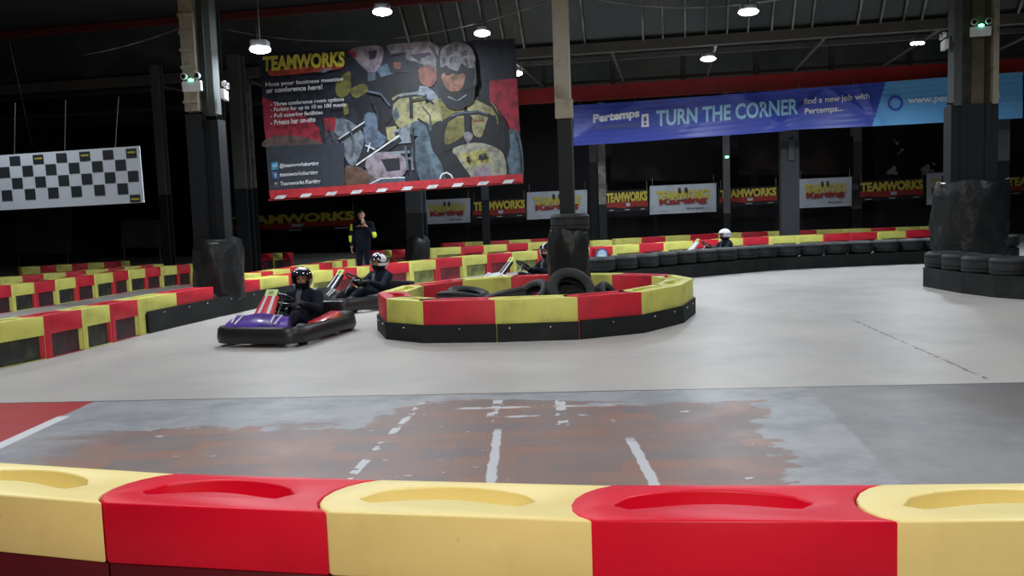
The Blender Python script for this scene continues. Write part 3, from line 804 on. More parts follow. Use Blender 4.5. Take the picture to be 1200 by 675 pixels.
# ------------------------------------------------------------------ lamps
def highbay(px, py, d, zed, label, dim=False, w=.36):
    v = ray(px, py); t = d / v.y; p = CAM + v * t
    root = empty('high_bay_lamp', p, 0, label, 'ceiling lamp')
    bm = bmesh.new(); box(bm, (0, 0, .09), (w * .8, .26, .12), bev=.02); build('housing', bm, 'steel', root)
    bm = bmesh.new()
    if dim:
        for k in (-1, 0, 1): sphere(bm, (k * .11, 0, 0), (.06, .10, .035), seg=12, rings=8)
    else:
        sphere(bm, (0, 0, 0), (w / 2, .17, .065), seg=24, rings=12)
    build('lens', bm, 'lampdim' if dim else 'lamp', root, True)
    bm = bmesh.new(); by = p.dot(E2)
    g = 22.1 + 10 * math.floor((by - 22.1) / 10.0); fr = by - g
    zc_ = 5.72 + fr / 8.8 * 1.23 if fr < 8.8 else 6.95 - (fr - 8.8) / 1.2 * 1.23
    tube(bm, [(0, 0, .14), (0, 0, max(.25, zc_ - p.z))], .012, 6); build('hanging_rod', bm, 'steel', root)
    return p
lamps = []
lamps.append(highbay(448, 14, 16.6, 0, 'bright lamp above the poster centre, hanging before the red ridge'))
lamps.append(highbay(565, 39, 19.6, 0, 'bright lamp just above the helmet side of the poster'))
lamps.append(highbay(305, 58, 15.0, 0, 'bright lamp over the poster corner next to the wrapped column'))
lamps.append(highbay(877, 14, 17.6, 0, 'bright oval lamp above the blue banner lettering', w=.40))
lamps.append(highbay(830, 69, 23.2, 0, 'smaller lamp hanging low over the middle of the blue banner', w=.40))
lamps.append(highbay(1075, 51, 22.0, 0, 'dim three-part lamp between the blue banner and the tall column', True))
lamps.append(highbay(607, 86, 25.0, 0, 'small lamp beside the poster edge, behind the island post', w=.25))

# ------------------------------------------------------------------ cables
def cable(pts, r, label, m='bar'):
    bm = bmesh.new(); tube(bm, pts, r, 6)
    return tag(build('overhead_cable', bm, m), label, 'cable')
def sagline(a, b, sag, n=20):
    return [a.lerp(b, i / n) - Vector((0, 0, sag * 4 * (i / n) * (1 - i / n))) for i in range(n + 1)]
cable(sagline(wall_pt(100, 64, 15.5), wall_pt(216, 31, 13.6), .05), .008, 'thin slack cable running to the cream face of the wrapped column')
cable(sagline(wall_pt(258, 33, 19.6), wall_pt(640, 2, 19.6), .55), .014, 'long sagging cable strung above the poster')
cable([wall_pt(11, 49, 21.1), wall_pt(38, 172, 21.1)], .012, 'straight thin cord slanting down to the checkered banner')
cable(sagline(wall_pt(672, -6, 19.6), wall_pt(930, -4, 19.6), .25), .014, 'shallow cable looping near the roof above the blue banner')

# ------------------------------------------------------------------ lettering
def text_shape(s, bold=0.0):
    cu = bpy.data.curves.new('t', 'FONT'); cu.body = s; cu.size = 1; cu.offset = bold; cu.resolution_u = 3; cu.fill_mode = 'FRONT'
    o = bpy.data.objects.new('t', cu); C.objects.link(o)
    me = evaluated(o)
    vs = [v.co.copy() for v in me.vertices]; fs = [tuple(f.vertices) for f in me.polygons]
    bpy.data.objects.remove(o); bpy.data.curves.remove(cu); bpy.data.meshes.remove(me)
    x0, x1 = min(v.x for v in vs), max(v.x for v in vs); y0, y1 = min(v.y for v in vs), max(v.y for v in vs)
    return [((v.x - x0) / (x1 - x0), (v.y - y0) / (y1 - y0)) for v in vs], fs
def text_on(bm, fn, s, p0, p1, h, lift, mi=0, bold=.02, slant=0.0):
    vs, fs = text_shape(s, bold)
    vv = [bm.verts.new(fn(p0[0] + u * (p1[0] - p0[0]) + v * slant, p0[1] + u * (p1[1] - p0[1]) - v * h, lift)) for u, v in vs]
    for f in fs:
        try: q = bm.faces.new([vv[i] for i in f]); q.material_index = mi
        except ValueError: pass
def smoothp(pts, n=5):
    out = []; N = len(pts)
    for i in range(N):
        p0, p1, p2, p3 = [Vector(pts[(i + k) % N]) for k in (-1, 0, 1, 2)]
        for j in range(n):
            t = j / n
            out.append(.5 * ((2 * p1) + (p2 - p0) * t + (2 * p0 - 5 * p1 + 4 * p2 - p3) * t * t + (3 * p1 - p0 - 3 * p2 + p3) * t ** 3))
    return out
def poly_on(bm, fn, pts, lift, mi):
    f = bm.faces.new([bm.verts.new(fn(p[0], p[1], lift)) for p in pts]); f.material_index = mi
    if f.calc_area() and f.normal.length == 0: f.normal_update()
    return f
def faces_to_camera(bm):
    for f in bm.faces:
        f.normal_update()
        if f.normal.dot(E2) > 0: f.normal_flip()

# ------------------------------------------------------------------ the big poster
PD = 18.0
def pf(x, y, lift=0.0): return wall_pt(x, y, PD, lift)
def c2(x, y): return (290 + x / 2.811, y / 2.811)
PC = {'navy': (.018, .026, .045), 'dark': (.010, .014, .022), 'crimson': (.30, .018, .04), 'red': (.45, .02, .03), 'hill': (.16, .11, .11), 'panel': (.035, .045, .065), 'pink': (.36, .30, .36), 'purp': (.06, .04, .09),
      'orange': (.27, .10, .07), 'pale': (.24, .28, .34), 'lblue': (.13, .19, .28), 'oliv': (.20, .19, .05), 'olive2': (.34, .33, .16), 'oliv3': (.42, .40, .19), 'grey': (.28, .27, .30), 'greyd': (.09, .09, .12), 'skinp': (.36, .17, .11),
      'jean': (.085, .14, .19), 'jean2': (.13, .20, .26), 'brown': (.16, .08, .05), 'cream': (.38, .39, .30), 'yel': (.58, .52, .06), 'platey': (.50, .46, .16), 'wht': (.62, .64, .68), 'blue': (.06, .28, .50), 'blued': (.04, .12, .30), 'steelb': (.10, .13, .18), 'redo': (.40, .05, .03)}
PK = list(PC)
for k, v in PC.items():
    if k not in ('yel', 'wht', 'red', 'blue', 'blued', 'crimson', 'redo'): v = tuple(c * .72 for c in v)
    M['p_' + k] = mat('poster_' + k, v, .6, grime=(tuple(c * (.72 if k in ('wht', 'yel', 'red', 'panel') else .45) for c in v), 7, .38, .66))
root = empty('poster_banner', pf(460, 235), 0, 'large hanging poster of helmeted kart drivers with yellow TEAMWORKS lettering', 'poster')
def to_local(bm, root):
    inv = Matrix.Translation(-Vector(root.location)); bmesh.ops.transform(bm, matrix=inv, verts=bm.verts[:])
bm = bmesh.new()
slab(bm, PD, 303, 0, 304, 1, .01)
bm.free(); bm = bmesh.new()
TLq, TRq, BRq, BLq = (303, 63), (603, 45), (612.5, 212), (318, 232)
fr = [pf(*q, 0) for q in (TLq, TRq, BRq, BLq)]; bk = [p + E2 * .03 for p in fr]
vf = [bm.verts.new(p) for p in fr]; vb = [bm.verts.new(p) for p in bk]
bm.faces.new(vf); bm.faces.new(list(reversed(vb)))
for i in range(4): bm.faces.new((vf[i], vb[i], vb[(i + 1) % 4], vf[(i + 1) % 4]))
bmesh.ops.recalc_face_normals(bm, faces=bm.faces[:]); to_local(bm, root)
build('sheet', bm, 'p_navy', root)
bm = bmesh.new(); LV = [0]
def A(col, pts, sm=True, n=4):
    LV[0] += 1
    pts = [c2(*p) for p in pts]
    if sm and len(pts) > 4: pts = smoothp(pts, n)
    poly_on(bm, pf, pts, .004 + LV[0] * .0009, PK.index(col))
def stroke(col, pts, w):
    pts = [Vector(p) for p in pts]; L, R_ = [], []
    for i, p in enumerate(pts):
        d = (pts[min(i + 1, len(pts) - 1)] - pts[max(i - 1, 0)]).normalized(); n = Vector((-d.y, d.x)) * w / 2
        L.append(p + n); R_.append(p - n)
    A(col, L + list(reversed(R_)), False)
A('crimson', [(48, 320), (110, 345), (180, 372), (235, 420), (245, 470), (62, 470), (55, 420)], False)
A('hill', [(62, 458), (110, 447), (180, 450), (230, 465), (255, 484), (62, 486)])
A('greyd', [(250, 395), (320, 385), (330, 470), (260, 475)])
A('navy', [(740, 60 + 72), (880, 128), (882, 262), (740, 268)], False)
A('crimson', [(796, 266), (887, 258), (899, 480), (802, 470)], False)
A('dark', [(345, 262), (420, 240), (560, 262), (575, 400), (540, 520), (440, 520), (390, 430), (350, 340)])
A('pink', [(345, 160), (440, 152), (442, 205), (415, 242), (388, 228), (352, 190)])
A('purp', [(398, 168), (428, 165), (422, 192), (402, 198)]); A('crimson', [(330, 168), (352, 164), (362, 190), (345, 188)], False)
A('lblue', [(425, 225), (470, 205), (490, 238), (440, 255)]); A('steelb', [(395, 235), (420, 238), (425, 262), (398, 268)])
A('grey', [(462, 150), (540, 140), (600, 138), (632, 160), (640, 205), (625, 245), (600, 225), (560, 205), (520, 196), (480, 180)])
A('navy', [(455, 185), (520, 178), (530, 240), (470, 240)])
A('pink', [(520, 145), (596, 139), (612, 168), (560, 182), (528, 176)]); A('purp', [(535, 180), (600, 172), (612, 190), (566, 204)])
A('orange', [(480, 205), (505, 205), (505, 228), (485, 226)])
A('grey', [(570, 196), (618, 180), (636, 205), (626, 240), (600, 220)]); A('orange', [(560, 232), (598, 214), (626, 250), (606, 286), (572, 272)])
A('pale', [(545, 290), (590, 285), (628, 320), (600, 330), (560, 318)]); A('dark', [(536, 208), (560, 214), (566, 290), (545, 300), (532, 250)])
A('oliv', [(298, 262), (335, 235), (340, 262), (340, 300), (312, 322), (290, 305)]); A('oliv', [(345, 290), (384, 276), (396, 298), (362, 322), (342, 312)])
A('oliv', [(312, 345), (330, 340), (335, 375), (318, 380)])
A('pale', [(250, 402), (300, 390), (340, 400), (380, 440), (378, 490), (350, 545), (322, 520), (300, 450)])
A('crimson', [(250, 390), (292, 385), (288, 430), (258, 432)])
A('lblue', [(385, 380), (426, 376), (432, 430), (458, 455), (430, 486), (388, 470)])
A('olive2', [(470, 330), (520, 306), (585, 318), (575, 400), (540, 440), (500, 420), (478, 380)])
A('oliv3', [(455, 420), (490, 415), (495, 470), (462, 462)])
A('dark', [(440, 350), (470, 320), (480, 345), (470, 400), (450, 400)]); A('steelb', [(475, 370), (492, 350), (502, 385), (486, 400)])
stroke('dark', [(470, 345), (500, 320), (560, 312), (590, 316)], 10); stroke('pale', [(500, 316), (545, 308), (584, 312)], 6)
stroke('dark', [(538, 320), (540, 390)], 12)
A('pale', [(478, 432), (530, 412), (540, 470), (495, 474)]); A('dark', [(485, 436), (500, 434), (498, 448), (486, 446)])
stroke('dark', [(300, 466), (388, 409)], 12); stroke('wht', [(300, 458), (386, 401)], 4)
stroke('dark', [(368, 556), (505, 458)], 15); stroke('wht', [(358, 544), (500, 446)], 5)
stroke('wht', [(388, 478), (420, 492)], 4); stroke('wht', [(404, 470), (396, 500)], 4)
A('hill', [(320, 552), (360, 548), (425, 580), (470, 600), (400, 612), (322, 614)]); A('brown', [(322, 560), (360, 556), (400, 580), (380, 606), (322, 610)])
A('pink', [(390, 530), (440, 500), (515, 515), (516, 575), (440, 592), (400, 570)]); A('dark', [(440, 525), (500, 520), (504, 560), (460, 566)])
stroke('pale', [(470, 505), (535, 500)], 10); stroke('grey', [(505, 530), (540, 520), (545, 560)], 8)
A('steelb', [(405, 606), (440, 590), (520, 586), (520, 602)], False); stroke('wht', [(402, 606), (440, 588), (518, 584)], 4)
# main rider
A('jean', [(556, 455), (600, 436), (645, 465), (668, 540), (680, 606), (585, 606), (556, 560), (540, 500)])
A('jean2', [(585, 455), (615, 450), (650, 520), (660, 590), (630, 590), (600, 520)])
A('jean', [(846, 438), (885, 428), (904, 480), (910, 570), (900, 596), (846, 596), (832, 520)]); A('jean2', [(862, 450), (884, 445), (896, 520), (890, 570), (866, 560)])
A('dark', [(640, 400), (700, 360), (820, 365), (862, 440), (856, 520), (800, 560), (740, 570), (660, 560), (612, 480)])
A('oliv3', [(552, 380), (590, 342), (640, 322), (700, 330), (712, 400), (650, 440), (600, 450), (540, 428)])
A('oliv', [(630, 330), (668, 330), (690, 370), (660, 420), (640, 390)])
A('jean', [(540, 405), (575, 398), (610, 420), (604, 450), (560, 448), (536, 440)])
A('oliv3', [(725, 330), (770, 322), (812, 345), (834, 400), (800, 430), (755, 400), (728, 370)]); A('dark', [(732, 320), (790, 326), (836, 390), (850, 440), (838, 440), (806, 362), (760, 332)])
A('dark', [(604, 418), (650, 396), (668, 440), (660, 500), (700, 520), (680, 545), (630, 520), (605, 480)])
A('dark', [(800, 380), (840, 400), (852, 460), (846, 510), (800, 512), (776, 490), (780, 430)])
A('oliv2' if 'oliv2' in PK else 'oliv', [(664, 402), (690, 388), (716, 392), (716, 440), (690, 462), (654, 476), (650, 440)])
A('olive2', [(742, 388), (776, 384), (786, 396), (776, 440), (764, 452), (744, 440)]); stroke('orange', [(744, 400), (780, 396)], 8)
stroke('dark', [(640, 470), (636, 430), (652, 398), (690, 376), (760, 370), (800, 382), (826, 420), (828, 456)], 13)
stroke('steelb', [(670, 383), (700, 372), (762, 367), (792, 376)], 5)
stroke('dark', [(722, 374), (726, 450)], 20); stroke('dark', [(650, 494), (700, 476), (724, 462), (760, 470), (810, 490)], 12)
A('grey', [(712, 440), (728, 434), (742, 444), (736, 462), (718, 462)]); stroke('pink', [(724, 450), (728, 486)], 8)
# folds, straps and shading drawn in the print
for q, w, c in (([(575, 350), (600, 380), (606, 430)], 5, 'greyd'), ([(560, 390), (590, 410), (600, 445)], 6, 'dark'), ([(620, 335), (640, 370), (640, 400)], 4, 'olive2'), ([(800, 350), (820, 380), (826, 410)], 5, 'oliv'),
                ([(560, 480), (590, 540), (600, 600)], 7, 'steelb'), ([(640, 480), (655, 540), (660, 590)], 6, 'dark'), ([(880, 440), (895, 500), (898, 560)], 5, 'jean'), ([(540, 330), (585, 322), (612, 340)], 6, 'dark'),
                ([(395, 300), (440, 310), (470, 350)], 7, 'steelb'), ([(410, 330), (430, 380), (432, 420)], 6, 'navy'), ([(470, 180), (520, 170)], 6, 'greyd'), ([(600, 150), (622, 190), (625, 230)], 6, 'greyd'),
                ([(330, 400), (350, 460), (345, 510)], 6, 'steelb'), ([(270, 410), (290, 460), (320, 500)], 5, 'greyd'), ([(520, 480), (528, 560)], 8, 'steelb'), ([(545, 420), (548, 520), (560, 590)], 5, 'dark')):
    stroke(c, q, w)
# kart nose with its plate
A('cream', [(676, 500), (700, 480), (760, 470), (815, 485), (846, 515), (848, 590), (760, 596), (715, 560)])
A('dark', [(640, 520), (680, 506), (705, 540), (735, 590), (660, 590), (645, 560)]); A('pink', [(735, 560), (800, 548), (806, 590), (752, 592)])
A('platey', [(698, 508), (782, 490), (806, 534), (724, 550)], False)
stroke('wht', [(634, 590), (640, 574), (656, 568), (670, 576), (678, 590)], 5)
# helmet
A('dark', [(628, 180), (640, 150), (690, 136), (735, 152), (750, 200), (750, 270), (746, 330), (720, 352), (690, 362), (655, 350), (632, 310), (622, 240)])
A('grey', [(636, 176), (648, 152), (690, 138), (728, 150), (748, 180), (750, 214), (730, 226), (706, 210), (690, 238), (672, 238), (655, 215), (636, 222)])
for q in ([(650, 160), (672, 148), (676, 176), (658, 186)], [(682, 144), (694, 144), (692, 168), (684, 168)], [(700, 172), (722, 164), (724, 182), (704, 188)], [(712, 196), (722, 192), (730, 218), (722, 222)], [(640, 190), (652, 190), (650, 212), (642, 214)], [(668, 188), (676, 186), (672, 206), (664, 206)]):
    A('greyd', q, False)
A('dark', [(630, 230), (660, 224), (690, 234), (720, 224), (748, 232), (748, 290), (640, 296)])
A('skinp', [(640, 246), (660, 240), (690, 246), (712, 242), (716, 262), (706, 290), (688, 302), (664, 298), (646, 276)])
A('brown', [(672, 250), (690, 246), (690, 262), (676, 264)], False); stroke('brown', [(676, 281), (694, 280)], 4)
A('dark', [(650, 240), (668, 236), (672, 246), (654, 250)], False)
stroke('pale', [(660, 318), (690, 332)], 5); stroke('pale', [(694, 332), (722, 312)], 5); stroke('steelb', [(748, 200), (752, 250), (746, 280)], 4)
# lower left panel, rail, dashes
A('panel', [(61, 484), (318, 470), (319, 612), (72, 630)], False)
A('red', [(70, 628), (906, 572), (908, 598), (76, 655)], False)
for k in range(10):
    x = 88 + k * 83.4; y = 655 - (x - 76) * .0685
    A('wht', [(x, y + 2), (x + 10, y - 10), (x + 42, y - 12), (x + 32, y)], False)
A('redo', [(70, 232), (120, 224), (300, 212), (305, 226), (230, 236), (160, 244), (80, 250)]); A('pink', [(225, 236), (262, 222), (282, 226), (250, 240)])
A('blue', [(78, 536), (100, 534), (102, 558), (80, 560)], False); A('blued', [(80, 567), (102, 565), (104, 589), (82, 591)], False); A('greyd', [(84, 598), (102, 596), (104, 618), (86, 620)], False)
stroke('wht', [(84, 543), (90, 550), (97, 541)], 3); stroke('wht', [(92, 570), (92, 586)], 3); stroke('wht', [(89, 576), (96, 575)], 2); stroke('wht', [(90, 602), (94, 607), (98, 602)], 2)
TX = []
def T(s, x0, y0, x1, y1, h, col='wht', bold=.02):
    LV[0] += .3
    a, b = c2(x0, y0), c2(x1, y1)
    TX.append((s, a, b, h / 2.811, .004 + LV[0] * .0009, col, bold))
T('TEAMWORKS', 50, 236, 320, 219, 50, 'yel', .045)
T('Host your business meeting', 60, 289, 316, 270, 17); T('or conference here!', 62, 307, 246, 294, 17)
T('- Three conference room options', 76, 354, 318, 336, 17); T('- Parking for up to 10 to 100 guests', 76, 372, 324, 354, 17)
T('- Full catering facilities', 76, 392, 248, 380, 17); T('- Private bar on-site', 76, 413, 224, 401, 17)
T('@teamworkskarting', 106, 556, 234, 547, 17); T('teamworkskarting', 106, 586, 232, 577, 17); T('Teamworks.Karting', 108, 616, 240, 606, 17)
T('1 8', 722, 536, 790, 524, 20, 'dark', .03)
faces_to_camera(bm); to_local(bm, root)
build('poster_print', bm, ['p_' + k for k in PK], root)
for (t_, a_, b_, h_, l_, c_, o_) in TX:
    bm = bmesh.new(); text_on(bm, pf, t_, a_, b_, h_, l_, 0, o_); faces_to_camera(bm); to_local(bm, root); build('headline_lettering' if c_ == 'yel' else 'number_lettering' if c_ == 'dark' else 'small_lettering', bm, 'p_' + c_, root)
bm = bmesh.new(); tube(bm, [pf(315, 234.5, -.05), pf(613, 213.5, -.05)], .022, 8); to_local(bm, root); build('bottom_rail', bm, 'redbeam', root)
for (x, y), (x2, y2) in (((303, 63), (300, 30)), ((603, 45), (606, 8))):
    bm = bmesh.new(); tube(bm, [pf(x, y, -.01), pf(x2, y2, -.01) ], .008, 6); to_local(bm, root); build('hanging_cord', bm, 'bar', root)

# ------------------------------------------------------------------ checkered banner
CD = 14.1
def cf(x, y, lift=0.0): return wall_pt(x, y, CD, lift)
root = empty('checkered_banner', cf(120, 240), 0, 'white and black checkered banner hung over the barriers', 'banner')
def cuv(u, v):   # u in squares from the banner end towards the open side, v in squares down
    tr, br = Vector((163.2, 171)), Vector((168.8, 237.2)); tl, bl = Vector((-90, 188)), Vector((-82, 251))
    a = tr.lerp(tl, u / 18.0); b = br.lerp(bl, u / 18.0)
    p = a.lerp(b, v / 4.75)
    return p.x, p.y
bm = bmesh.new(); fr = [cf(*cuv(u, v)) for u, v in ((0, 0), (0, 4.75), (18, 4.75), (18, 0))]; bk = [p + E2 * .02 for p in fr]
vf = [bm.verts.new(p) for p in fr]; vb = [bm.verts.new(p) for p in bk]
bm.faces.new(vf); bm.faces.new(list(reversed(vb)))
for i in range(4): bm.faces.new((vf[i], vb[i], vb[(i + 1) % 4], vf[(i + 1) % 4]))
bmesh.ops.recalc_face_normals(bm, faces=bm.faces[:]); to_local(bm, root)
M['chw'] = mat('banner_white_vinyl', (.56, .62, .70), .5, grime=((.48, .54, .62), 2, .4, .8)); M['chk'] = mat('banner_black_ink', (.022, .028, .034), .5)
M['chy'] = mat('banner_yellow_ink', (.45, .42, .05), .5)
build('sheet', bm, 'chw', root)
bm = bmesh.new()
def cq(u0, v0, u1, v1, mi, lift):
    f = bm.faces.new([bm.verts.new(cf(*cuv(u, v), lift)) for u, v in ((u0, v0), (u0, v1), (u1, v1), (u1, v0))]); f.material_index = mi
for r_ in range(4):
    off = .22 + (r_ % 2) * .0
    for k in range(10):
        u0 = .28 + k * 1.94 + (.97 if r_ % 2 else 0) 
        if u0 > 17: continue
        cq(u0, .05 + r_ * 1.0 + (.12 if r_ == 0 else 0), u0 + .88, .05 + r_ * 1.0 + .93, 0, .006)
        if r_ == 0 and k % 2 == 0: cq(u0 + .12, .42, u0 + .74, .56, 1, .012)
cq(.28, 4.06, 1.16, 4.7, 0, .006); cq(.36, 4.36, 1.05, 4.5, 1, .012)
faces_to_camera(bm); to_local(bm, root); build('check_pattern', bm, ['chk', 'chy'], root)
for i, u in enumerate((2.0, 6.2, 10.4)):
    bm = bmesh.new(); a = Vector(cuv(u, 0)); tube(bm, [cf(a.x, a.y, -.01), cf(a.x + (1 if i else 4), a.y - 60, -.01)], .006, 6); to_local(bm, root); build('hanging_cord', bm, 'steel', root)

# ------------------------------------------------------------------ long blue banner
BD = 29.0
def wr(u, v):
    s = 0
    s += .045 * math.sin(9 * u + 3 * v) + .03 * math.sin(23 * u - 5 * v + 1)
    for (uc, k, amp, wd) in ((.42, .10, .16, .025), (.50, -.13, .12, .018), (.62, .12, .10, .014), (.655, .05, .10, .012), (.06, -.16, .12, .03), (.27, -.1, .07, .02)):
        s += amp * math.exp(-((u - uc - k * (v - .5)) / wd) ** 2) * (1 - abs(v - .4))
    s += .005 * math.sin(50 * v + 14 * u)
    return s + .12
def interp(tab, x):
    for (a, ya), (b, yb) in zip(tab, tab[1:]):
        if x <= b: return ya + (yb - ya) * (x - a) / (b - a)
    return tab[-1][1]
BT = [(670, 123.5), (740, 119), (830, 112.5), (930, 104.5), (1038, 96), (1114, 90), (1215, 83)]
BB = [(670, 170.8), (720, 168), (831, 160), (912, 154.3), (930, 152), (1022, 148), (1114, 143), (1215, 137.5)]
def bf(x, y, lift=0.0):
    t, b = interp(BT, x), interp(BB, x); v = (y - t) / (b - t); u = (x - 672) / 530
    return wall_pt(x, y, BD, lift + .5 * wr(u, v))
root = empty('advertising_banner', bf(930, 150), 0, 'long wrinkled blue advertising banner with pale blue end tied along the red beam', 'banner')
bm = bmesh.new(); NU, NV = 330, 40; G_ = []
for i in range(NU + 1):
    x = 672 + (1198.5 - 672) * i / NU; t, b = interp(BT, x), interp(BB, x)
    G_.append([bm.verts.new(bf(x, t + (b - t) * j / NV)) for j in range(NV + 1)])
for i in range(NU):
    xm = 672 + 526.5 * (i + .5) / NU
    for j in range(NV):
        f = bm.faces.new((G_[i][j], G_[i + 1][j], G_[i + 1][j + 1], G_[i][j + 1]))
        vv = (j + .5) / NV
        f.material_index = 1 if xm > 1038 - 16 * vv else 0
M['bnavy'] = mat('banner_royal_blue', (.06, .10, .56), .38, grime=((.05, .085, .50), .6, .4, .7)); M['bsky'] = mat('banner_sky_blue', (.17, .50, .92), .38, grime=((.14, .44, .86), .6, .4, .7)); M['btxt'] = mat('banner_text_blue', (.40, .74, 1.0), .4)
M['bwht'] = mat('banner_text_white', (.92, .95, 1.0), .4); M['bfade'] = mat('banner_faded_blue', (.09, .12, .40), .4)
faces_to_camera(bm); to_local(bm, root)
build('sheet', bm, ['bnavy', 'bsky'], root, True)
BLM = ['btxt', 'bwht', 'bnavy', 'bfade']
def letters(name, items, label=None):
    bm = bmesh.new()
    for (t, p0, p1, h, l, mi, bo) in items: text_on(bm, bf, t, p0, p1, h, l, mi, bo)
    return bm
def done(name, bm, label):
    faces_to_camera(bm); to_local(bm, root); build(name, bm, BLM, root)['label'] = label
done('slogan_lettering', letters('', [('TURN THE CORNER', (769, 148.5), (935.5, 134), 19, .03, 0, .03)]), 'pale blue slogan')
bm = letters('', [('Pertemps', (695, 147), (749.5, 140), 13, .03, 1, .05)])
poly_on(bm, bf, [(696, 146.8), (749, 143), (749.5, 149), (697, 152)], .024, 3)
done('name_lettering', bm, 'white name with faded strap line')
bm = bmesh.new(); poly_on(bm, bf, [(752, 134), (760, 133), (760.5, 148.5), (751.5, 149)], .03, 1)
for q in ([(754, 138), (757, 136), (758, 141), (755, 143)], [(754, 145), (757, 143), (758, 146), (755, 147)]): poly_on(bm, bf, q, .036, 3)
done('name_emblem', bm, 'small white block emblem')
done('invitation_lettering', letters('', [('find a new job with', (942, 124.5), (1019, 118), 9.5, .03, 1, .02), ('Pertemps...', (943, 136), (988, 132), 9, .03, 1, .02)]), 'two white lines of text')
done('web_lettering', letters('', [('www.pertemps.co.uk', (1064, 124), (1173.5, 116.5), 10.5, .03, 1, .02)]), 'white web address')
bm = bmesh.new()
for k in range(24):
    a, b = 2 * PI * k / 24, 2 * PI * (k + 1) / 24
    poly_on(bm, bf, [(1049.3 + r * math.cos(t), 121 + r * math.sin(t)) for r, t in ((6.2, a), (9.2, a), (9.2, b), (6.2, b))], .03, 2)
done('ring_emblem', bm, 'dark blue ring emblem')
for i in range(9):
    x = 680 + i * 64; bm = bmesh.new(); tube(bm, [bf(x, interp(BT, x) + .5), wall_pt(x, interp(BT, x) - 6, BD + .1)], .012, 6); to_local(bm, root); build('tie_cord', bm, 'bar', root)

# ------------------------------------------------------------------ wall banners
WD = 36.4
M['wbw'] = mat('wall_banner_white', (.50, .55, .62), .6, grime=((.38, .42, .48), 1.5, .4, .7)); M['wbd'] = mat('wall_banner_black', (.014, .014, .016), .6)
M['wby'] = mat('wall_banner_yellow', (.62, .52, .07), .6); M['wbr'] = mat('wall_banner_red', (.33, .03, .025), .6); M['wbk'] = mat('wall_banner_ink', (.03, .03, .04), .6)
def wbanner(x0, y0, x1, y1, kind, label, hang=.0, t0=None, t1=None, D=WD):
    def f(x, y, lift=0.0): return wall_pt(x, y, D, lift)
    k = -.045
    root = empty('wall_banner', f((x0 + x1) / 2, y1), 0, label, 'banner', 'sponsor banners on the back wall')
    bm = bmesh.new()
    q = [(x0, y0), (x0, y1), (x1, y1 + k * (x1 - x0)), (x1, y0 + k * (x1 - x0))]
    fr = [f(*p) for p in q]; bk = [p + E2 * .03 for p in fr]
    vf = [bm.verts.new(p) for p in fr]; vb = [bm.verts.new(p) for p in bk]
    bm.faces.new(vf); bm.faces.new(list(reversed(vb)))
    for i in range(4): bm.faces.new((vf[i], vb[i], vb[(i + 1) % 4], vf[(i + 1) % 4]))
    bmesh.ops.recalc_face_normals(bm, faces=bm.faces[:]); to_local(bm, root)
    build('sheet', bm, 'wbw' if kind == 'w' else 'wbd', root)
    bm = bmesh.new(); w, h = x1 - x0, y1 - y0
    def P_(u, v): return (x0 + u * w, y0 + v * h + k * u * w)
    if kind == 'w':
        text_on(bm, f, 'TEAMWORKS', P_(.10, .55), P_(.90, .55), h * .36, .03, 0, .05)
        faces_to_camera(bm); to_local(bm, root); build('title_lettering', bm, ['wby'], root); bm = bmesh.new()
        text_on(bm, f, 'Karting', P_(.14, .74), P_(.86, .70), h * .26, .045, 1, .05)
        faces_to_camera(bm); to_local(bm, root); build('script_lettering', bm, ['wby', 'wbr'], root); bm = bmesh.new()
        text_on(bm, f, 'www.teamworkskarting', P_(.08, .90), P_(.55, .90), h * .06, .03, 3, 0)
        text_on(bm, f, 'Karting', P_(.56, .90), P_(.82, .90), h * .09, .03, 2, .02)
        for u in (.42, .52): poly_on(bm, f, [P_(u, .12), P_(u + .04, .10), P_(u + .05, .28), P_(u + .01, .30)], .05, 2)
    else:
        poly_on(bm, f, [P_(.02, .52), P_(.98, .50), P_(.98, .82), P_(.70, .78), P_(.45, .86), P_(.2, .78), P_(.02, .80)], .02, 1)
        text_on(bm, f, 'TEAMWORKS', P_(.03, .56), P_(.97, .53), h * .46, .035, 0, .05)
        for u in (.10, .46, .82): poly_on(bm, f, [P_(u, .90), P_(u + .1, .89), P_(u + .1, .93), P_(u, .94)], .04, 3)
        poly_on(bm, f, [P_(.48, .60), P_(.58, .60), P_(.57, .76), P_(.49, .76)], .05, 3)
    faces_to_camera(bm); to_local(bm, root); build('lettering', bm, ['wby', 'wbr', 'wbk', 'wbw'], root)
    for u in (.04, .96):
        bm = bmesh.new(); a = f(*P_(u, .02)); tube(bm, [a, a + Vector((0, 0, .35))], .01, 6); to_local(bm, root); build('tie_cord', bm, 'bar', root)
    return root
wbanner(497, 234.5, 551, 263, 'w', 'white wall banner nearest the black-wrapped far column')
wbanner(553, 235, 617, 257, 'd', 'black wall banner with yellow letters crossed by a slim column')
wbanner(617.5, 225.5, 688, 257.5, 'w', 'white wall banner behind the island post')
wbanner(709, 224, 760, 249, 'd', 'black yellow-lettered wall banner beside the pale cream far post')
wbanner(761.5, 218, 839.5, 251.5, 'w', 'brightest white wall banner, above the fourth kart driver')
wbanner(842, 221, 912, 242, 'd', 'black yellow-lettered wall banner under the green exit light')
wbanner(936, 210, 998, 244, 'w', 'dim white wall banner next to the thick slate column')
wbanner(1006, 212, 1084, 236, 'd', 'black yellow-lettered wall banner below the splotched mural')
wbanner(1086, 203, 1128, 240, 'w', 'white wall banner half hidden by the tall double column')
wbanner(1178, 206, 1262, 229, 'd', 'black yellow-lettered wall banner beyond the tall double column')
wbanner(268, 252, 420, 275, 'd', 'dim yellow-lettered wall banner under the poster behind the marshal')
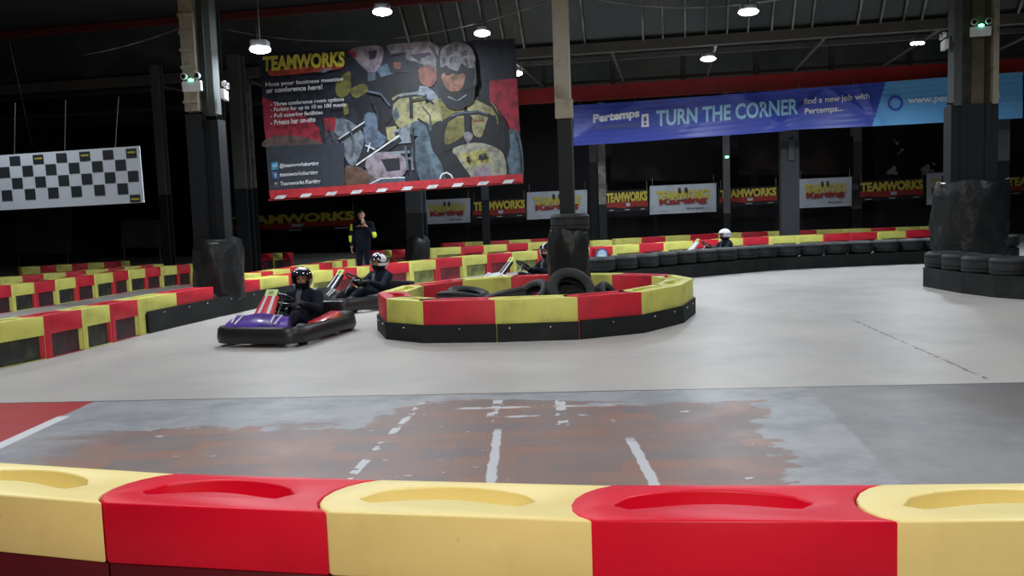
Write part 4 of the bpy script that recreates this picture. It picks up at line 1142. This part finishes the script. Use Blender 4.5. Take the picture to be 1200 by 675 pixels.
# dim boards low on the wall beside the checkered banner
M['dull'] = mat('dull_grey_board', (.028, .032, .034), .7, grime=((.045, .045, .04), 1, .4, .6))
for (x0, y0, x1, y1, l) in ((18, 244, 82, 297, 'dim grey board leaning under the checkered banner'), (142, 258, 190, 290, 'dim sagging grey sheet on the fence beside the thin grey column')):
    bm = bmesh.new(); slab(bm, 25.0, x0, y0, x1, y1, .03, lift=0)
    for xx in (x0 + 3, x1 - 3):
        a = wall_pt(xx, y1 - 2, 25.05); tube(bm, [a, (a.x, a.y, 0)], .02, 6)
    tag(build('notice_board', bm, 'dull'), l, 'board')
# two dark murals on the back wall
M['mural'] = mat('splotched_mural', (.005, .005, .006), .8, spec=.1, grime=((.16, .16, .17), 1.1, .585, .615))
M['mural2'] = mat('dim_portrait_mural', (.005, .0045, .0045), .8, spec=.1, grime=((.018, .013, .011), .45, .5, .68))
for (x0, y0, x1, y1, m, l) in ((1030, 162, 1100, 205, 'mural', 'dark mural with white splotches above the yellow-lettered banner'), (716, 170, 846, 212, 'mural2', 'dim brownish mural between the cream post and the exit light'),
                               (866, 160, 1000, 205, 'mural2', 'dim brownish mural between the exit light and the splotched one'), (392, 230, 478, 285, 'mural2', 'dim brownish mural behind the marshal')):
    bm = bmesh.new(); slab(bm, WD + .1, x0, y0, x1, y1, .03); tag(build('wall_mural', bm, m), l, 'mural')

# ------------------------------------------------------------------ bodies
def capsule(bm, a, b, ra, rb, seg=14):
    a, b = Vector(a), Vector(b)
    sphere(bm, a, ra, seg=seg, rings=8); sphere(bm, b, rb, seg=seg, rings=8)
    d = b - a
    if d.length < 1e-5: return
    r = bmesh.ops.create_cone(bm, cap_ends=True, segments=seg, radius1=ra, radius2=rb, depth=d.length)
    q = d.to_track_quat('Z', 'Y').to_matrix().to_4x4()
    bmesh.ops.transform(bm, matrix=Matrix.Translation((a + b) / 2) @ q, verts=r['verts'])
def chain(bm, pts, rs):
    for (a, b, ra, rb) in zip(pts, pts[1:], rs, rs[1:]): capsule(bm, a, b, ra, rb)
def hand(bm, wrist, d, palm_n, side, curl=1.1, s=1.0):
    """palm, four curled fingers of unequal length and a thumb leaving the side of the palm"""
    w, d, n, t = Vector(wrist), Vector(d).normalized(), Vector(palm_n).normalized(), Vector(side).normalized()
    for k in (-1.3, -.45, .45, 1.3):
        capsule(bm, w + t * k * .014 * s, w + d * .085 * s + t * k * .020 * s, .016 * s, .014 * s, 10)
    for k, L in ((-1.5, .062), (-.5, .074), (.5, .078), (1.5, .070)):
        b0 = w + d * .088 * s + t * k * .0205 * s
        a1 = curl * .5; a2 = curl * 1.1; a3 = curl * 1.7
        p1 = b0 + (d * math.cos(a1) + n * math.sin(a1)) * L * .45 * s
        p2 = p1 + (d * math.cos(a2) + n * math.sin(a2)) * L * .32 * s
        p3 = p2 + (d * math.cos(a3) + n * math.sin(a3)) * L * .25 * s
        chain(bm, [b0, p1, p2, p3], [.0105 * s, .0100 * s, .0095 * s, .0085 * s])
    b0 = w + d * .025 * s + t * .030 * s
    p1 = b0 + (d * .6 + t * .7 + n * .25).normalized() * .042 * s
    p2 = p1 + (d * .75 + t * .1 + n * .6).normalized() * .032 * s
    chain(bm, [b0, p1, p2], [.014 * s, .012 * s, .010 * s])
def head(bm, c, fwd, r=1.0):
    c, f = Vector(c), Vector(fwd).normalized(); s = Vector((0, 0, 1)).cross(f).normalized(); u = f.cross(s)
    R = Matrix((f, s, u)).transposed()
    g = lambda x, y, z: c + (f * x + s * y + u * z) * r
    sphere(bm, g(0, 0, .015), (.098 * r, .078 * r, .105 * r), seg=24, rings=16, rot=R)
    sphere(bm, g(.028, 0, -.045), (.068 * r, .060 * r, .072 * r), seg=20, rings=12, rot=R)
    capsule(bm, g(.088, 0, .012), g(.108, 0, -.022), .010 * r, .015 * r, 10)
    capsule(bm, g(.082, -.030, .030), g(.082, .030, .030), .012 * r, .012 * r, 10)
    sphere(bm, g(.078, 0, -.092), (.024 * r, .03 * r, .02 * r), rot=R)
    sphere(bm, g(.088, 0, -.055), (.014 * r, .026 * r, .010 * r), rot=R)
    for k in (-1, 1):
        sphere(bm, g(-.005, k * .078, .0), (.022 * r, .010 * r, .032 * r), rot=R)
        sphere(bm, g(.076, k * .032, .010), (.012 * r, .013 * r, .009 * r), rot=R)
        sphere(bm, g(.060, k * .042, -.028), (.026 * r, .022 * r, .022 * r), rot=R)
    return g
def finish_body(name, bm, mats, choose, parent=None, voxel=.0085, dec=.35):
    o = temp_obj(bm)
    m = o.modifiers.new('r', 'REMESH'); m.mode = 'VOXEL'; m.voxel_size = voxel
    m = o.modifiers.new('s', 'SMOOTH'); m.factor = .5; m.iterations = 2
    m = o.modifiers.new('d', 'DECIMATE'); m.ratio = dec
    me = evaluated(o); me.name = name; kill(o)
    me.materials.clear()
    for k in mats: me.materials.append(M[k])
    for f in me.polygons:
        f.material_index = mats.index(choose(f.center)); f.use_smooth = True
    b = bpy.data.objects.new(name, me); C.objects.link(b)
    if parent is not None: b.parent = parent
    return b

# ------------------------------------------------------------------ karts (local: +X forward, +Y to the driver's left)
def kart(loc, rz, label, pal, scale=1.0, group='karts on the track'):
    root = empty('go_kart', loc, rz, label, 'go-kart', group); root.scale = (scale,) * 3
    # wrap-around bumper
    def rr(L0, L1, W, r, n=6):
        pts = []
        for cx, cy, a0 in ((L1 - r, W - r, 0), (L0 + r, W - r, PI / 2), (L0 + r, -W + r, PI), (L1 - r, -W + r, 1.5 * PI)):
            for i in range(n + 1):
                a = a0 + PI / 2 * i / n; pts.append((cx + r * math.cos(a), cy + r * math.sin(a)))
        return pts
    bm = bmesh.new(); out = rr(-.86, .90, .60, .22); R = []
    pr = [(0, .045), (.015, .10), (.0, .20), (-.03, .225), (-.075, .22), (-.085, .13), (-.07, .05)]
    n = len(out)
    for i in range(n):
        a, b = Vector(out[i - 1]), Vector(out[(i + 1) % n]); d = (b - a).normalized(); nn = Vector((d.y, -d.x)); p = Vector(out[i])
        zk = 1.0 + (.12 if p.x > .5 else 0)
        R.append([bm.verts.new((p.x + nn.x * q, p.y + nn.y * q, z * zk)) for q, z in pr])
    for i in range(n):
        A_, B_ = R[i], R[(i + 1) % n]
        for k in range(len(pr)): bm.faces.new((A_[k], A_[(k + 1) % len(pr)], B_[(k + 1) % len(pr)], B_[k]))
    bmesh.ops.recalc_face_normals(bm, faces=bm.faces[:]); build('bumper', bm, 'black', root, True)
    bm = bmesh.new()
    for s in (-1, 1): tube(bm, [(-.78, s * .33, .09), (-.2, s * .33, .075), (.35, s * .22, .075), (.84, s * .24, .10)], .016, 8)
    for x in (-.62, -.05, .42, .84): tube(bm, [(x, -.34, .085), (x, .34, .085)], .014, 8)
    build('frame', bm, 'steel', root)
    bm = bmesh.new(); extrude_poly(bm, [(-.45, -.30), (.80, -.22), (.80, .22), (-.45, .30)], .062, .070); build('floor_pan', bm, 'steel', root)
    # nose fairing
    bm = bmesh.new(); sec = [(.88, .21, .44), (.82, .34, .43), (.70, .41, .38), (.56, .33, .32)]; R = []
    for (x, z, w) in sec:
        R.append([bm.verts.new((x, -w + 2 * w * k / 8, z - .05 * abs(k - 4) / 4 ** 1.0 * (1 if x > .6 else .5))) for k in range(9)])
    lowr = [[bm.verts.new((v.co.x, v.co.y, .12)) for v in row_] for row_ in (R[0], R[-1])]
    fs = []
    for A_, B_ in zip([lowr[0]] + R, R + [lowr[1]]):
        for k in range(8): fs.append(bm.faces.new((A_[k], B_[k], B_[k + 1], A_[k + 1])))
    for s in (0, 8):
        fs.append(bm.faces.new([lowr[0][s]] + [r_[s] for r_ in R] + [lowr[1][s]]))
    bmesh.ops.recalc_face_normals(bm, faces=bm.faces[:])
    nf = build('nose_fairing', bm, pal['nose'], root, True)
    bm = bmesh.new()
    for s in (-1, 1):
        y = s * .27
        tube(bm, [(.86, y - .05, .31), (.76, y - .05, .385), (.76, y + .05, .385), (.87, y + .0, .29)], .012, 6)
        build('nose_marking', bm, 'kwhite', nf)['label'] = 'white figure on the fairing'
        bm = bmesh.new()
    bm.free()
    # steering fairing and plate
    bm = bmesh.new(); pts = [(.78, .26, .15), (.60, .44, .125), (.45, .60, .10)]; W0 = []
    for x, z, w in pts: W0.append([bm.verts.new((x + .02 * (1 - abs(k - 3) / 3), -w + 2 * w * k / 6, z)) for k in range(7)])
    W1 = [[bm.verts.new(v.co + Vector((-.03, 0, -.02))) for v in r_] for r_ in W0]
    for (A_, B_), (A2, B2) in zip(zip(W0, W0[1:]), zip(W1, W1[1:])):
        for k in range(6):
            f = bm.faces.new((A_[k], A_[k + 1], B_[k + 1], B_[k])); f.material_index = 1 if k in (1, 4) else 0
            bm.faces.new((A2[k], B2[k], B2[k + 1], A2[k + 1]))
    for A_, B_ in ((W0[0], W1[0]), (W0[-1], W1[-1])):
        for k in range(6): bm.faces.new((A_[k], B_[k], B_[k + 1], A_[k + 1]))
    for k in (0, 6):
        for j in range(2): bm.faces.new((W0[j][k], W0[j + 1][k], W1[j + 1][k], W1[j][k]))
    bmesh.ops.recalc_face_normals(bm, faces=bm.faces[:]); build('front_panel', bm, [pal['panel'], 'kwhite'], root)
    bm = bmesh.new(); rot = Matrix.Rotation(math.radians(-40), 3, 'Y'); box(bm, (.43, 0, .63), (.10, .17, .02), rot=Matrix.Rotation(math.radians(55), 3, 'Y'), bev=.008); npl = build('number_plate', bm, 'plate', root)
    bm = bmesh.new(); rt = Matrix.Rotation(math.radians(55), 3, 'Y'); up = rt @ Vector((0, 0, 1))
    box(bm, Vector((.43, 0, .63)) + up * .012, (.05, .07, .003), rot=rt); build('plate_figure', bm, 'plateg', npl)
    # side pods
    for s in (-1, 1):
        bm = bmesh.new(); box(bm, (-.12, s * .44, .20), (.66, .20, .20), bev=.04)
        for v in bm.verts:
            if v.co.x > .1 and v.co.z > .2: v.co.z -= .06
        o = build('side_pod', bm, pal['pod'], root, True)
        bm = bmesh.new(); box(bm, (-.18, s * .543, .215), (.20, .006, .09), rot=Matrix.Rotation(.25, 3, 'Y')); box(bm, (.05, s * .543, .19), (.05, .006, .12), rot=Matrix.Rotation(.4, 3, 'Y'), mi=1)
        build('sticker', bm, [pal['sticker'], 'kwhite'], o)
    # seat
    bm = bmesh.new(); R = []
    for (x, z, w, dpt) in ((.05, .16, .15, .0), (-.10, .10, .19, .03), (-.28, .09, .20, .06), (-.42, .20, .20, .08), (-.50, .38, .19, .07), (-.55, .55, .15, .04)):
        ring = []
        for k in range(9):
            a = -1 + 2 * k / 8; up_ = abs(a) ** 3
            ring.append((x + (up_ * .14 if z > .18 else 0), a * w, z + (up_ * .17 if z <= .2 else 0)))
        R.append([bm.verts.new(p) for p in ring])
    for A_, B_ in zip(R, R[1:]):
        for k in range(8): bm.faces.new((A_[k], A_[k + 1], B_[k + 1], B_[k]))
    ret = bmesh.ops.solidify(bm, geom=bm.faces[:], thickness=.02)
    build('seat', bm, 'black', root, True)
    # steering
    bm = bmesh.new(); c = Vector((.17, 0, .52)); ax = Vector((-.55, 0, .83)).normalized(); s_ = Vector((0, 1, 0)); t_ = ax.cross(s_)
    tube(bm, [c + (s_ * math.cos(a) + t_ * math.sin(a)) * .145 for a in [2 * PI * k / 28 for k in range(28)]], .015, 8, closed=True)
    for a in (.3, PI - .3, 1.5 * PI): tube(bm, [c, c + (s_ * math.cos(a) + t_ * math.sin(a)) * .145], .010, 6)
    build('steering_wheel', bm, 'black', root, True)
    bm = bmesh.new(); tube(bm, [c, (.50, 0, .10)], .012, 8); build('steering_column', bm, 'chrome', root)
    # wheels
    for (x, y, r, w) in ((.56, .47, .128, .12), (.56, -.47, .128, .12), (-.60, .50, .14, .18), (-.60, -.50, .14, .18)):
        bm = bmesh.new(); pr_ = [(r * .52, -w * .40), (r * .60, -w * .5), (r * .86, -w * .5), (r, -w * .38), (r, w * .38), (r * .86, w * .5), (r * .60, w * .5), (r * .52, w * .40)]
        lathe(bm, pr_, 28, 'Y', (x, y, r)); wh = build('wheel', bm, 'rubber', root, True)
        bm = bmesh.new(); lathe(bm, [(0, -w * .25), (r * .2, -w * .28), (r * .3, -w * .15), (r * .53, -w * .38), (r * .53, w * .38), (r * .3, w * .15), (r * .2, w * .28), (0, w * .25)], 20, 'Y', (x, y, r), closed=False); build('rim', bm, 'chrome', wh, True)
    bm = bmesh.new(); tube(bm, [(-.60, -.5, .14), (-.60, .5, .14)], .018, 8); tube(bm, [(.56, -.47, .128), (.56, .47, .128)], .014, 8); build('axle', bm, 'chrome', root)
    # engine and tank
    bm = bmesh.new(); box(bm, (-.40, -.36, .24), (.26, .20, .22), bev=.02)
    for k in range(5): box(bm, (-.40, -.36, .37 + k * .018), (.18, .15, .008))
    lathe(bm, [(0, -.03), (.07, -.03), (.08, 0), (.07, .03), (0, .03)], 18, 'Y', (-.40, -.47, .26), closed=False); build('engine', bm, 'engine', root)
    bm = bmesh.new(); tube(bm, [(-.48, -.36, .32), (-.66, -.34, .34), (-.78, -.28, .32)], [.03, .05, .03], 12); build('exhaust', bm, 'chrome', root, True)
    bm = bmesh.new(); box(bm, (-.78, 0, .30), (.10, .78, .20), bev=.03); build('rear_guard', bm, 'black', root, True)
    return root

def driver(loc, rz, label, helm, scale=1.0, turn=0.0, suit='suit'):
    root = empty('driver', (loc[0], loc[1], -.045), rz, label, 'person'); root.scale = (scale,) * 3
    bm = bmesh.new()
    hc = Vector((-.37, 0, .80)); fwd = Vector((math.cos(turn), math.sin(turn), -.05))
    # torso
    chain(bm, [(-.30, -.07, .20), (-.30, .07, .20)], [.125, .125])
    chain(bm, [(-.30, 0, .20), (-.37, 0, .38), (-.40, 0, .53)], [.17, .17, .175])
    chain(bm, [(-.39, -.14, .55), (-.39, .14, .55)], [.105, .105])
    chain(bm, [(-.40, 0, .60), (-.385, 0, .74)], [.075, .055])
    g = head(bm, hc, fwd, .98)
    for s in (-1, 1):
        chain(bm, [(-.39, s * .21, .565), (-.20, s * .31, .40), (.02, s * .19, .50)], [.085, .066, .045])
        hand(bm, (.03, s * .185, .505), (.75, -s * .35, .10), (.3, 0, -1), (0, -s, .2) , 1.2)
        chain(bm, [(-.26, s * .09, .20), (.14, s * .16, .36), (.50, s * .15, .17)], [.098, .070, .048])
        chain(bm, [(.50, s * .15, .15), (.62, s * .15, .19), (.67, s * .15, .24)], [.045, .042, .032])
    def choose(p):
        d = p - hc
        q = (g(1, 0, 0) - g(0, 0, 0)).normalized(); lx = d.dot(q); ly = d.dot(Vector((0, 0, 1)).cross(q)); 
        if p.z > .69 and p.x < -.1:
            if lx > .065 and abs(d.z - .010) < .009 and .020 < abs(ly) < .044: return 'eye'
            if lx > .07 and abs(d.z + .055) < .008 and abs(ly) < .026: return 'lips'
            if lx < -.01 and d.z > -.03: return 'hair'
            return 'skin'
        if p.z > .40 and p.x > .02 and p.x < .2: return 'glove'
        if p.x > .50: return 'shoe'
        if p.x > -.33 and abs(p.y) < .035 and .42 < p.z < .68: return 'suitgrey'
        return suit
    b = finish_body('body', bm, ['suit', 'skin', 'eye', 'lips', 'hair', 'glove', 'shoe', 'suitgrey'], choose, root)
    # helmet
    hr = Matrix.Rotation(turn, 4, 'Z')
    bm = bmesh.new(); bmesh.ops.create_uvsphere(bm, u_segments=48, v_segments=32, radius=1.0)
    dele = [f for f in bm.faces if (lambda c: (c.x > .50 and -.36 < c.z < .30 and abs(c.y) < .80) or c.z < -.84)(f.calc_center_median())]
    bmesh.ops.delete(bm, geom=dele, context='FACES')
    for f in bm.faces:
        c = f.calc_center_median(); f.material_index = helm['fn'](c)
    bmesh.ops.transform(bm, matrix=Matrix.Translation(hc + Vector((0, 0, .008))) @ hr @ Matrix.Diagonal((.170, .146, .165, 1)), verts=bm.verts[:])
    bmesh.ops.solidify(bm, geom=bm.faces[:], thickness=.018)
    he = build('helmet', bm, helm['mats'], root, True)
    bm = bmesh.new(); bmesh.ops.create_uvsphere(bm, u_segments=48, v_segments=32, radius=1.0)
    bmesh.ops.delete(bm, geom=[f for f in bm.faces if not (lambda c: c.x > .25 and .30 < c.z < .72)(f.calc_center_median())], context='FACES')
    bmesh.ops.transform(bm, matrix=Matrix.Translation(hc + Vector((0, 0, .008))) @ hr @ Matrix.Diagonal((.178, .152, .171, 1)), verts=bm.verts[:])
    build('visor', bm, helm.get('visor', 'vis'), he, True)
    return root
HB = {'mats': ['helmblack', 'helmwhite'], 'fn': lambda c: 1 if (c.z > .62 and .25 < c.x < .62) or (.80 < c.z < .93 and abs(c.y) < .5) else 0}
HW = {'mats': ['helmwhite', 'helmblack'], 'fn': lambda c: 1 if (math.sin(c.y * 9 + c.z * 5) > .45 and c.z > -.1) or c.z < -.35 else 0}
HA = {'mats': ['helmwhite', 'helmblack'], 'fn': lambda c: 1 if c.z < -.30 or abs(c.z - .02) < .06 else 0, 'visor': 'helmwhite'}

K = [((-2.88, 10.98), math.atan2(-.965, -.26), 'go-kart with purple nose and red side pod, the one beside the island', {'nose': 'purple', 'panel': 'kred', 'pod': 'kred', 'sticker': 'korange'}, 'kart driver in dark suit and black helmet with white band, riding the purple-nosed kart', HB, .98, .30),
     ((-2.52, 14.35), math.atan2(-.72, -.70), 'black go-kart with white-striped panel following behind the purple-nosed one', {'nose': 'black', 'panel': 'black', 'pod': 'black', 'sticker': 'kwhite'}, 'kart driver in dark suit with black and white patterned helmet beside the island', HW, 1.0, -.05),
     ((.38, 16.3), math.atan2(-.45, -.89), 'dark go-kart with white nose strip half hidden behind the island post', {'nose': 'kwhite', 'panel': 'black', 'pod': 'kblue', 'sticker': 'plate'}, 'kart driver in black leaning behind the tyre-ringed island post', HW, 1.0, .1),
     ((5.25, 22.2), math.atan2(-.25, -.97), 'go-kart passing behind the long tyre wall, only its front seen', {'nose': 'plate', 'panel': 'kwhite', 'pod': 'kred', 'sticker': 'kwhite'}, 'kart driver in navy suit with white helmet behind the long tyre wall', HA, 1.0, 0)]
for (x, y), rz, kl, pal, dl_, hm, sc, tn in K:
    kart((x, y, 0), rz, kl, pal, sc)
    driver((x, y, 0), rz, dl_, hm, sc * .985, tn)

# ------------------------------------------------------------------ marshal
def marshal():
    root = empty('marshal', (-3.45, 20.0, 0), math.radians(-90 - 8), 'standing person in dark jacket with fluorescent yellow sleeve patches, hand raised to the chin', 'person')
    root.scale = (.965,) * 3
    bm = bmesh.new()
    for s in (-1, 1):
        chain(bm, [(0, s * .09, .90), (.02, s * .10, .50), (-.01, s * .105, .10)], [.098, .065, .048])
        chain(bm, [(-.03, s * .105, .055), (.10, s * .115, .045), (.16, s * .12, .035)], [.05, .045, .034])
    chain(bm, [(0, -.06, .95), (0, .06, .95)], [.125, .125])
    chain(bm, [(0, -.03, .92), (.0, -.03, 1.15), (0, -.03, 1.30)], [.165, .17, .175])
    chain(bm, [(0, .03, .92), (.0, .03, 1.15), (0, .03, 1.30)], [.165, .17, .175])
    chain(bm, [(-.01, -.15, 1.39), (-.01, .15, 1.39)], [.10, .10])
    chain(bm, [(-.01, 0, 1.42), (.01, 0, 1.54)], [.07, .055])
    g = head(bm, (.02, 0, 1.63), (1, .15, -.08), 1.0)
    # local -Y is towards image left (driver's right side)
    chain(bm, [(-.01, -.21, 1.40), (.0, -.28, 1.13), (.10, -.25, .90)], [.088, .072, .05])
    hand(bm, (.11, -.248, .88), (.25, .05, -1), (0, 1, 0), (1, 0, 0), .6)
    chain(bm, [(-.01, .21, 1.40), (.06, .30, 1.14), (.20, .13, 1.37)], [.088, .072, .048])
    hand(bm, (.195, .12, 1.40), (-.1, -.30, .9), (-1, 0, 0), (0, -1, .1), 1.1)
    hc = Vector((.02, 0, 1.63))
    def choose(p):
        d = p - hc
        if p.z > 1.52:
            if d.x > .075 and abs(d.z - .010) < .010 and .020 < abs(d.y - .01) < .046: return 'eye'
            if d.x > .078 and abs(d.z + .055) < .008 and abs(d.y) < .026: return 'lips'
            if d.z > .055 or d.x < -.02: return 'hair'
            return 'skin'
        if p.x > .14 and p.z > 1.36 : return 'skin'
        if p.z < .90 and p.y < -.17: return 'skin'
        if p.z < .10: return 'shoe'
        if p.y < -.22 and 1.27 < p.z < 1.43: return 'hiviz'
        if p.y < -.25 and 1.00 < p.z < 1.15: return 'hiviz'
        if p.y > .29 and 1.08 < p.z < 1.22: return 'hiviz'
        return 'suit'
    finish_body('body', bm, ['suit', 'skin', 'eye', 'lips', 'hair', 'shoe', 'hiviz'], choose, root)
    bm = bmesh.new(); box(bm, (.185, .075, 1.50), (.04, .05, .12), bev=.01); tube(bm, [(.185, .09, 1.55), (.185, .09, 1.66)], .005, 6)
    build('radio', bm, 'kwhite', root)
marshal()

# ------------------------------------------------------------------ light
W_ = bpy.data.worlds.new('dark'); SC.world = W_; W_.use_nodes = True
W_.node_tree.nodes['Background'].inputs[0].default_value = (.02, .022, .03, 1); W_.node_tree.nodes['Background'].inputs[1].default_value = .2
def area(name, loc, size, power, col, rot=(0, 0, 0), spread=PI):
    l = bpy.data.lights.new(name, 'AREA'); l.shape = 'DISK'; l.size = size; l.energy = power; l.color = col; l.spread = spread
    o = bpy.data.objects.new(name, l); C.objects.link(o); o.location = loc; o.rotation_euler = rot
    return o
cool = (.86, .93, 1.0)
for i, p in enumerate(lamps):
    area('lamp_light', p - Vector((0, 0, .09)), .35, 300 if i in (4, 5) else 160, cool, spread=math.radians(165))
for i, (x, y) in enumerate([(-6, 9.5), (0, 9), (6, 8.6), (-3, 13.5), (4.5, 12.6), (-9, 14.5), (11, 11.5), (-3, 4.5), (3.2, 4.0)]):
    area('hall_light', (x, y, 5.25), .6, 140 if y < 6 else 78, (.93, .96, 1.0), spread=math.radians(165))
area('gallery_light', (-.4, -1.6, 3.1), 1.6, 190, (1.0, .86, .68), rot=(math.radians(58), 0, 0))
for x, y in ((-.8, 32.8), (4.6, 32.2), (10.2, 31.4)):  # added unseen lights behind the red beam, to brighten the wall banners
    area('back_wall_fill', (x, y, 5.3), .4, {-.8: 55, 4.6: 130, 10.2: 60}[x], cool)
SC.view_settings.view_transform = 'Standard'
try: SC.view_settings.look = 'None'
except Exception: pass
SC.view_settings.gamma = 1; SC.view_settings.use_curve_mapping = False
SC.view_settings.exposure = 0.0
